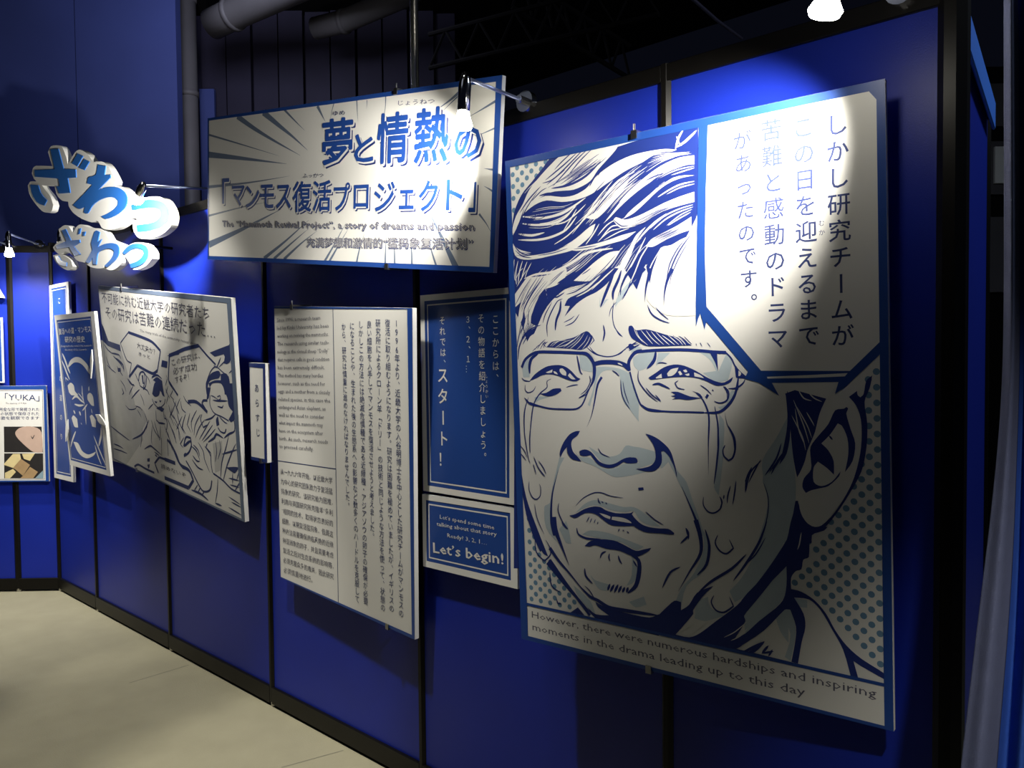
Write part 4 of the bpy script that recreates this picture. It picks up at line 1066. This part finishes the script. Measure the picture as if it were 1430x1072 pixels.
# ================================================================ SETTING
D = 1.817
HT = 2.235
def floor_and_ceiling():
    bm = bmesh.new(); box(bm, -11, 3, -5, 7, -.05, 0); o = link('floor', bm, 'floor'); o['kind'] = 'structure'
    bm = bmesh.new()
    for (x0, y0, x1, y1) in ((-3.90, 1.79, -3.89, 1.50), (-2.60, 1.79, -2.66, 1.56)):
        d = Vector((x1-x0, y1-y0, 0)).normalized(); n = Vector((-d.y, d.x, 0))*.003
        a, b = Vector((x0, y0, .0006)), Vector((x1, y1, .0006))
        bm.faces.new([bm.verts.new(v) for v in (a+n, b+n, b-n, a-n)][::-1])
    link('carpet_seam', bm, 'seam', o)
    bm = bmesh.new(); box(bm, -11, 3, -5, 7, 4.6, 4.7); o = link('ceiling', bm, 'ceil'); o['kind'] = 'structure'
floor_and_ceiling()
def panel_wall(name, p0, p1, stops, posts, h=HT, postw=.036, back=0):
    """modular wall from p0 to p1 (plan); stops = distances where posts stand"""
    p0 = Vector((*p0, 0)); d = Vector((*p1, 0))-p0; L = d.length; e = d/L; n = Vector((e.y, -e.x, 0))
    mw = Matrix(((e.x, -n.x, 0, p0.x), (e.y, -n.y, 0, p0.y), (0, 0, 1, 0), (0, 0, 0, 1)))
    root = empty(name, mw=mw); root['kind'] = 'structure'
    for a, b in zip(stops, stops[1:]):
        bm = bmesh.new(); box(bm, a+.012, b-.012, .006, .024, .085, h-.03, bev=.001); link('panel', bm, 'panel', root)
        bm = bmesh.new(); box(bm, a+.008, b-.008, -.006, .028, .012, .086, bev=.002); link('baseboard', bm, 'post', root)
        bm = bmesh.new(); box(bm, a+.008, b-.008, -.004, .032, h-.032, h+.012, bev=.002); link('top_rail', bm, 'post', root)
    for s, w, top in posts:
        bm = bmesh.new(); octpost(bm, s, .012, 0.02, top, w); p = link('post', bm, 'post', root)
        bm = bmesh.new(); tube(bm, [(s, .012, 0), (s, .012, .02)], w*.42, 10); link('foot', bm, 'steel', p)
    return root, mw
X = dict(A=-5.802, B=-5.168, C=-4.168, D=-3.168, E=-2.168, F=-1.168, G=-.494)
xs = [X[k] for k in 'ABCDEFG']; x0 = xs[0]
panel_wall('wall_right', (xs[0], D), (xs[-1], D), [x-x0 for x in xs], [(x-x0, .055 if i == 6 else .034, HT+(.03 if i == 6 else .013)) for i, x in enumerate(xs) if i > 0])
s2 = math.sqrt(.5)
q0 = (X['A']-1.27*s2, D-1.27*s2)
wl, WLM = panel_wall('wall_left', q0, (X['A'], D), [0, 1.0, 1.27], [(1.0, .04, HT+.03), (1.27, .036, HT+.03), (0, .04, HT+.03)])
we, WEM = panel_wall('wall_end', (X['G'], D), (-.655, 2.80), [.02, .99], [(.99, .03, HT+.02)])
bm = bmesh.new(); box(bm, .03, .96, -.016, -.007, HT-.075, HT+.004, bev=.003); link('lit_rail', bm, 'panel_lit', we)['label'] = 'top rail painted light blue as if lit'
# tall backdrop walls, column and ducts above the modular wall
def on_ray(px, py, dist):
    d = (F2+R3*((px-715)/1142)-U3*((py-536)/1142)); return Vector((0, 0, 1.504))+d*(dist/(d.dot(Fv)))
def upright(name, xl, xr, dist, z0, z1, m, parent=None, th=.08, seams=()):
    pass
root = empty('wall_back', (0, 0, 0)); root['kind'] = 'structure'
e = Rv; n = Fv
def slab(a, b, dist, z0, z1, m, nm, par, th=.1, gap=0):
    bm = bmesh.new(); c = n*dist
    P = [c+e*a, c+e*b, c+e*b+n*th, c+e*a+n*th]
    lo = [bm.verts.new((p.x, p.y, z0)) for p in P]; hi = [bm.verts.new((p.x, p.y, z1)) for p in P]
    for k in range(4): bm.faces.new((lo[k], lo[(k+1) % 4], hi[(k+1) % 4], hi[k]))
    bm.faces.new(lo[::-1]); bm.faces.new(hi); bmesh.ops.recalc_face_normals(bm, faces=bm.faces[:])
    return link(nm, bm, m, par)
k7 = 6.6
def lat(px, dist): return (px-715)/1142*dist
slab(lat(-260, k7), lat(117, k7), k7, 0, 4.6, 'back', 'backdrop_panel', root)
slab(lat(118.5, k7), lat(257, k7), k7, 0, 4.6, 'back', 'backdrop_panel', root)
slab(lat(116, k7), lat(119, k7), k7+.02, 0, 4.6, 'ceil', 'joint', root)
root2 = empty('wall_far', (0, 0, 0)); root2['kind'] = 'structure'
k8 = 7.4
for i in range(9):   # standing sheets with recessed joints
    a = 290+i*36; slab(lat(a, k8), lat(a+33, k8), k8+(.0 if i % 2 else .03), 0, 4.6, 'corr', 'cladding_sheet', root2, th=.06)
slab(lat(255, k8), lat(640, k8), k8+.09, 0, 4.6, 'corr', 'backing_sheet', root2)
slab(lat(291, k8), lat(311, k8), k8-.06, 0, 3.9, 'back', 'blue_strip', root2, th=.04)
def pipe(name, pts, r, m, label, cat, n=16, joints=()):
    t = empty(name, pts[0]); tag(t, label, cat); o = Vector(pts[0])
    bm = bmesh.new(); tube(bm, [Vector(p)-o for p in pts], r, n); link('pipe', bm, m, t, True)
    for j, ax in joints:
        bm = bmesh.new(); tube(bm, [Vector(j)-o-Vector(ax)*.02, Vector(j)-o+Vector(ax)*.02], r*1.12, n); link('collar', bm, m, t, True)
    return t
c = Fv*7.0+Rv*lat(273, 7.0)
ztop = 1.504+(536-42+38)/1142*7.0-.2
pipe('round_column', [(c.x, c.y, 0), (c.x, c.y, ztop)], .072, 'duct', 'grey round column standing behind the wall, left of the title sign', 'column', 20, [((c.x, c.y, ztop-.82), (0, 0, 1)), ((c.x, c.y, ztop-.03), (0, 0, 1))])
def duct(pxs, dist, r, label):
    P = [on_ray(a, b, dist+dd) for a, b, dd in pxs]
    pipe('ventilation_duct', P, r, 'duct', label, 'duct', 18, [(P[1], (P[1]-P[0]).normalized())])
duct([(296, 34, 0), (325, 20, -.1), (420, -22, -.5), (560, -80, -1.2)], 6.8, .12, 'thick grey round duct at the top left under the dark ceiling')
duct([(440, 40, 0), (480, 30, -.1), (560, -4, -.3), (640, -50, -.5)], 6.9, .09, 'thinner dark round duct right of the thick grey duct')
# ceiling trusses
def truss(pa, pb, dist, label, dist2=None):
    A = on_ray(*pa, dist); B = on_ray(*pb, dist2 or dist); t = empty('ceiling_truss', A); tag(t, label, 'truss', 'ceiling trusses')
    d = B-A; bm = bmesh.new(); tube(bm, [(0, 0, 0), d], .016, 8); link('chord', bm, 'truss', t)
    bm = bmesh.new(); tube(bm, [Vector((0, 0, .22)), d+Vector((0, 0, .22))], .016, 8); link('chord', bm, 'truss', t)
    bm = bmesh.new(); N = 12
    for i in range(N):
        a = d*(i/N)+Vector((0, 0, .22 if i % 2 else 0)); b = d*((i+1)/N)+Vector((0, 0, 0 if i % 2 else .22)); tube(bm, [a, b], .009, 6)
    link('lattice', bm, 'truss', t)
truss((600, 95), (920, 20), 5.5, 'dark ceiling truss running above the title sign', 4.6)
truss((715, 10), (880, 110), 5.2, 'dark ceiling truss crossing towards the panels right of the title sign', 5.6)
bm = bmesh.new(); A = on_ray(962, -6, 4.2); B = on_ray(1036, 54, 5.0); tube(bm, [(0, 0, 0), (B-A)*.5+Vector((0, 0, -.01)), B-A], .009, 8)
o = link('ceiling_cable', bm, 'cable'); o.location = A; tag(o, 'thin pale cable slanting down from the dark ceiling above the portrait board', 'cable')
# steel pole rising from the post behind the title board
t = empty('steel_pole', (X['E'], D+.012, HT+.03)); tag(t, 'shiny steel pole rising behind the title board', 'pole')
bm = bmesh.new(); tube(bm, [(0, 0, 0), (0, 0, 2.32)], .014, 14); link('pole', bm, 'steel', t, True)
bm = bmesh.new(); tube(bm, [(0, 0, 0), (0, 0, .03)], .019, 16); link('collar', bm, 'steel', t)
# ================================================================ BOARDS
def clip(bd, u, top, reach):
    x = u-bd.W/2; y = bd.H/2 if top else -bd.H/2; s = 1 if top else -1
    bm = bmesh.new(); box(bm, x-.008, x+.008, *sorted((y, y+s*.006)), -reach, .006)
    box(bm, x-.008, x+.008, *sorted((y-s*.014, y+s*.006)), .0035, .0065)
    if top: tube(bm, [(x, y+.006, .002), (x, y+.022, .002)], .003, 8)
    link('hanging_clip', bm, 'steel', bd.root)
K = dict(k='key', g='grey', w='paper')
# --- portrait board
b = Board('portrait', 'portrait_board', 'largest board, blue comic drawing of a crying man in glasses with speech bubble', .012)
b.border(DATA['polys']['portrait_in'], 'blue')
b.draw('portrait', COLMAP['portrait']); b.draw('portrait2', COLMAP['portrait']); b.texts(K); b.done()
clip(b, b.W/2+(X['F']-DATA['boards']['portrait']['c'][0]), True, .10); clip(b, b.W/2+(X['F']-DATA['boards']['portrait']['c'][0]), False, .05)
# --- title board
b = Board('title', 'title_board', 'wide white title board with speed lines and large blue Japanese heading, mounted highest', .016)
b.border(DATA['polys']['title_in'], 'blue'); b.draw('title', COLMAP['title']); b.texts(K); b.done()
clip(b, b.W/2+.33, True, .09); clip(b, b.W/2+.31, False, .09)
# --- manga board
b = Board('manga', 'comic_board', 'grey comic board of people talking in speech bubbles, under the cut-out lettering', .02)
b.border(DATA['polys']['manga_in'], 'slate'); b.draw('manga', COLMAP['manga']); b.texts(K); b.done()
clip(b, b.W/2-.42, True, .08); clip(b, b.W/2-.42, False, .04)
# --- text board
b = Board('text', 'text_board', 'tall white board of vertical Japanese text with English and Chinese columns, below the title board', .018)
b.border(DATA['polys']['text_in'], 'blue')
p = DATA['polys']['text_lines']
bm = bmesh.new(); stroke(bm, [b.L(*p[0]), b.L(*p[1])], .0035, LAY*3, 'L'); stroke(bm, [b.L(*p[2]), b.L(*p[3])], .0035, LAY*3, 'L'); link('dividing_lines', bm, 'key', b.root)
b.texts(K)
clip(b, b.W/2-.3, True, .08); clip(b, b.W/2+.29, False, .05)
# --- synopsis plate
b = Board('plate', 'synopsis_plate', 'small narrow white plate with dark border, between the comic board and the text board', .02)
b.border(DATA['polys']['plate_in'], 'navy'); b.texts(K)
clip(b, b.W/2+.02, False, .05)
# --- blue boards
def blue_board(key, name, label, th, f0, f1):
    b = Board(key, name, label, th, face='blue'); q = DATA['polys'][key+'_in']
    b.border(q, 'paper'); bm = bmesh.new(); o, i = b.inset(q, f0, f1); ring(bm, o, i, LAY*3); link('thin_line', bm, 'paper', b.root)
    return b
b = blue_board('message', 'message_board', 'tall blue board with white Japanese text ending in a large exclamation, left of the portrait', .014, .012, .0165); b.texts(K)
b = blue_board('begin', 'message_board', 'small blue board reading Let’s begin!, under the tall blue board', .014, .011, .0155); b.texts(K)
b = blue_board('long', 'banner_board', 'long narrow blue board with white rim, partly hidden behind the tusk board', .014, .012, .017); b.texts(K)
b = blue_board('tusk', 'illustrated_board', 'blue board with white curved tusks and hoof shapes, left of the comic board', .018, .011, .015)
b.draw('tusk', COLMAP['tusk']); b.texts(K); b.done()
# pieces that overhang the rim of the tusk board
def blade(bd, u, v, du, dv, w):
    bm = bmesh.new(); a = Vector(bd.L(u, v)); c = Vector(bd.L(u+du, v+dv)); d = (c-a); nn = Vector((-d.y, d.x)).normalized()*w/2
    m1 = a.lerp(c, .35); fill(bm, [a, m1+nn, a.lerp(c, .7)+nn*.7, c, a.lerp(c, .7)-nn*.7, m1-nn], .012, .006)
    link('tusk_blade', bm, 'foam', bd.root)
blade(b, .60, .10*b.H/.857+.10, -.06, .16, .03)
blade(b, .555, .565, .15, .055, .045); blade(b, .08, .62, -.08, .14, .04)
for yy, q in ((-.3, -.065), (.3, -.115)):
    tube_bm = bmesh.new(); box(tube_bm, -.02, .02, yy-.015, yy+.015, q, -.019); link('standoff', tube_bm, 'post', b.root)
# --- YUKA board on the angled wall
Y = DATA['boards']['yuka']
en = Vector((s2, s2, 0)); nn = Vector((s2, -s2, 0)); H_ = Y['top']-Y['bot']
c = Vector((X['A'], D, 0))+en*(Y['right']-Y['W']/2)+nn*.03; c.z = (Y['top']+Y['bot'])/2
mw = Matrix(((en.x, 0, nn.x, c.x), (en.y, 0, nn.y, c.y), (0, 1, 0, c.z), (0, 0, 0, 1)))
b = Board('yuka', 'photo_board', 'white board with blue rim and two photographs below the name YUKA, at the left edge', .014, mw=mw, size=(Y['W'], H_))
q = DATA['polys']['yuka_in']; q = [[.012, q[0][1]], q[1], q[2], [.012, q[3][1]]]
b.border(q, 'blue'); o, i = b.inset(q, .006, .009); bm = bmesh.new(); ring(bm, o, i, LAY*2); link('thin_line', bm, 'grey', b.root)
b.draw('yuka', COLMAP['yuka']); b.texts(K); b.done()
# upper blue board and its slanted hood at the frame's left edge
mw2 = mw.copy(); mw2.translation = Vector((X['A'], D, 1.575))+en*(-.305-.2)+nn*.03
t = empty('blue_panel_board', mw=mw2); tag(t, 'blue board with white rim above the photo board, cut by the left edge', 'display board')
bm = bmesh.new(); box(bm, -.2, .2, -.21, .21, -.012, -.0006, bev=.001); link('board', bm, 'foam', t)
bm = bmesh.new(); fill(bm, [(-.19, -.2), (.192, -.2), (.192, .205), (-.19, .205)], .0004); link('printed_face', bm, 'blue', t)
mw3 = mw.copy(); mw3.translation = Vector((X['A'], D, 1.93))+en*(-.285-.2)+nn*.05
t = empty('hood_sign', mw=mw3); tag(t, 'blue sign with a slanted white edge, topmost at the left frame edge', 'sign')
bm = bmesh.new(); fill(bm, [(-.2, -.02), (.2, -.02), (.12, .13), (-.2, .13)], 0, .03); link('board', bm, 'foam', t)
bm = bmesh.new(); fill(bm, [(-.2, -.012), (.185, -.012), (.108, .13), (-.2, .13)], .0006); link('printed_face', bm, 'blue', t)
# ================================================================ CUT-OUT LETTERING
def cutout(name, qlay, groups, label, th=.032):
    # local frame: wall-parallel plane 20 cm in front of the panels; u = x + 6, v = 3 - z
    polys = [(k, l, [(p[0]-6, 3-p[1]) for p in pts]) for k, l, w, pts in parse('zawa')]
    mine = [p for k, l, P in polys if k == 'Q' and l == qlay for p in P]
    cx = sum(p[0] for p in mine)/len(mine); cz = sum(p[1] for p in mine)/len(mine)
    root = empty(name, mw=Matrix(((1, 0, 0, cx), (0, 0, -1, D-.20), (0, 1, 0, cz), (0, 0, 0, 1)))); tag(root, label, 'sign')
    for k, l, P in polys:
        if k == 'Q' and l == qlay:
            bm = bmesh.new(); fill(bm, smooth_path([(p[0]-cx, p[1]-cz) for p in P], True, 3), 0, th); link('backing', bm, 'foam', root)
    for g in groups:
        bm = bmesh.new()
        for k, l, P in polys:
            if l == g and k in 'FP' :
                if k == 'P' and g in (4, 5, 7, 8): P = smooth_path(P, True, 3)
                fill(bm, [(p[0]-cx, p[1]-cz) for p in P], .004, .004)
        link('letter', bm, 'letter', root)
    return root, cx, cz
r1, cx1, cz1 = cutout('cutout_lettering', 1, (3, 4, 5), 'upper and larger white cut-out sign with blue hiragana letters, hanging above the comic board')
r2, cx2, cz2 = cutout('cutout_lettering', 2, (6, 7, 8), 'lower and smaller white cut-out sign with blue hiragana letters')
for r, pts in ((r1, ((.45, -.12), (.1, .02))), (r2, ((.52, -.02), (-.1, .0)))):
    for x, y in pts:
        bm = bmesh.new()
        tube(bm, [(x, y, -.03), (x, y, -.12), (x, min(y, HT-.05-r.matrix_world.translation.z), -.19)], .007, 8)
        link('bracket', bm, 'post', r)
# ================================================================ SPOTLIGHTS
def spot(base, tip, aim, label, power=LAMP_W, lit=True, can=.085, cone=140, warm=(1, .96, .88), tgt=None, glowr=.027):
    base = Vector(base); tip = Vector(tip); a = Vector(aim).normalized()
    t = empty('arm_spotlight', base); tag(t, label, 'spotlight', 'arm spotlights along the wall top')
    o = lambda v: Vector(v)-base
    d = (tip-base).normalized()
    bm = bmesh.new(); tube(bm, [o(base)-d*.015, o(base)+d*.006], .031, 18); tube(bm, [o(base)+d*.006, o(base)+d*.03], .012, 12)
    cl = link('clamp', bm, 'chrome', t)
    bm = bmesh.new(); tube(bm, [o(base)+d*.01, o(tip)], .0055, 10); link('arm', bm, 'arm', t, True)
    bm = bmesh.new(); tube(bm, [o(tip)-a*.012, o(tip)+a*.0, o(tip)+a*.02, o(tip)+a*can, o(tip)+a*(can+.004)], .01, 18, radii=[.008, .014, .018, .018, .016]); 
    tube(bm, [o(tip)+Vector((0, 0, -.008)), o(tip)+Vector((0, 0, .014))], .009, 10)
    link('lamp_housing', bm, 'chrome', t, True)
    bm = bmesh.new(); q = o(tip)+a*can
    tube(bm, [q, q+a*.022, q+a*.042, q+a*.052, q+a*.056], .02, 20, radii=[.014, .020, glowr, glowr*.86, .008])
    link('bulb', bm, 'glow' if lit else 'chrome', t, True)
    if lit:
        l = bpy.data.lights.new('spot_beam', 'SPOT'); l.energy = power; l.spot_size = math.radians(cone); l.spot_blend = 1; l.shadow_soft_size = .016; l.color = warm
        s = bpy.data.objects.new('spot_beam', l); COL.objects.link(s); s.parent = t
        s.location = q+a*.062
        dd = (Vector(tgt)-(base+s.location)).normalized() if tgt else a
        s.rotation_euler = dd.to_track_quat('-Z', 'Y').to_euler()
    return t
spot((-1.632, D-.02, 2.25), (-1.632, D-.262, 2.262), (-.10, 0, -1), 'lit arm spotlight hanging in front of the title board', tgt=(-2.0, 1.62, 2.08), power=LAMP_W*1.5, cone=96)
spot((-.587, D-.02, 2.25), (-.587, D-.335, 2.245), (-.2, -.02, -1), 'lit arm spotlight above the portrait board', tgt=(-.95, 1.70, 1.93), power=LAMP_W*2.1, glowr=.031, cone=86)
spot((-3.40, D-.02, 2.25), (-3.40, D-.40, 2.215), (-.8, .1, -.35), 'lit arm spotlight beside the upper cut-out lettering', tgt=(-4.2, 1.66, 2.10), can=.06, power=LAMP_W*2.8, cone=125)
spot((-5.21, D-.02, 2.262), (-5.21, D-.13, 2.262), (.1, -.05, -1), 'unlit arm spotlight half hidden behind the lower cut-out lettering', lit=False, can=.07)
wn = Vector((s2, -s2, 0)); wb = Vector((X['A'], D, 2.25))
for k, (s, L, lab) in enumerate(((-.06, .36, 'lit arm spotlight left of the cut-out lettering, above the long blue board'), (-.26, .34, 'lit arm spotlight nearest the left edge'))):
    p = wb+en*s; spot(p+wn*.02, p+wn*L+Vector((0, 0, .02)), (.1, 0, -1), lab, power=LAMP_W*.8, tgt=tuple(p+wn*.15+Vector((0, 0, -.9))))
# ================================================================ DRAPE AT THE RIGHT
def drape():
    o0 = Vector((0, 0, 0)); dist = 1.35
    t = empty('hanging_drape', on_ray(1430, 536, dist)*1.0); t.location.z = 0
    tag(t, 'blue fabric drape with a painted grey fold highlight hanging at the right edge of the view', 'drape'); org = t.location.copy()
    rows = [(-60, 1401, 1422), (200, 1402, 1424), (420, 1402, 1425), (540, 1400, 1424), (640, 1392, 1420), (740, 1381, 1417), (860, 1366, 1410), (980, 1352, 1400), (1100, 1338, 1390), (1240, 1326, 1380)]
    def grid(f, nu, name, m, fold):
        bm = bmesh.new(); G = []
        for (y, a, b) in rows:
            G.append([])
            for i in range(nu+1):
                s = i/nu; x = f(a, b, s); p = on_ray(x, y, dist+fold(s, y)); G[-1].append(bm.verts.new(p-org))
        for r in range(len(G)-1):
            for i in range(nu): bm.faces.new((G[r+1][i], G[r+1][i+1], G[r][i+1], G[r][i]))
        ob = link(name, bm, m, t, True); md = ob.modifiers.new('s', 'SUBSURF'); md.levels = 1; md.render_levels = 2
        md = ob.modifiers.new('t', 'SOLIDIFY'); md.thickness = .003
    grid(lambda a, b, s: a+(b-a)*s, 6, 'lit_fold', 'fold_light', lambda s, y: .015*math.cos(s*6))  # strip coloured as the drape's fold highlight
    grid(lambda a, b, s: b-2+(1560-b)*s, 20, 'drape_cloth', 'cloth', lambda s, y: .03*math.sin(s*22)+.015)
drape()
# far objects seen through the gap at the right
g = on_ray(1396, 260, 5.5); g.z = 0
t = empty('far_partition', g); tag(t, 'dim grey partition seen far off through the gap at the right', 'partition')
RZ = Matrix.Rotation(YAW, 4, 'Z')
bm = bmesh.new(); box(bm, -.12, .6, .02, .05, 0, 3.4, mx=RZ); link('backing', bm, 'post', t)
for za, zb in ((3.0, 3.28), (2.55, 2.9), (1.9, 2.4)):
    bm = bmesh.new(); box(bm, -.10, .5, -.01, .02, za, zb, mx=RZ); link('slat', bm, 'duct', t)
bm = bmesh.new(); box(bm, -.05, .05, -.03, -.012, 2.62, 2.86, mx=RZ); link('notice_sheet', bm, 'paper', t)
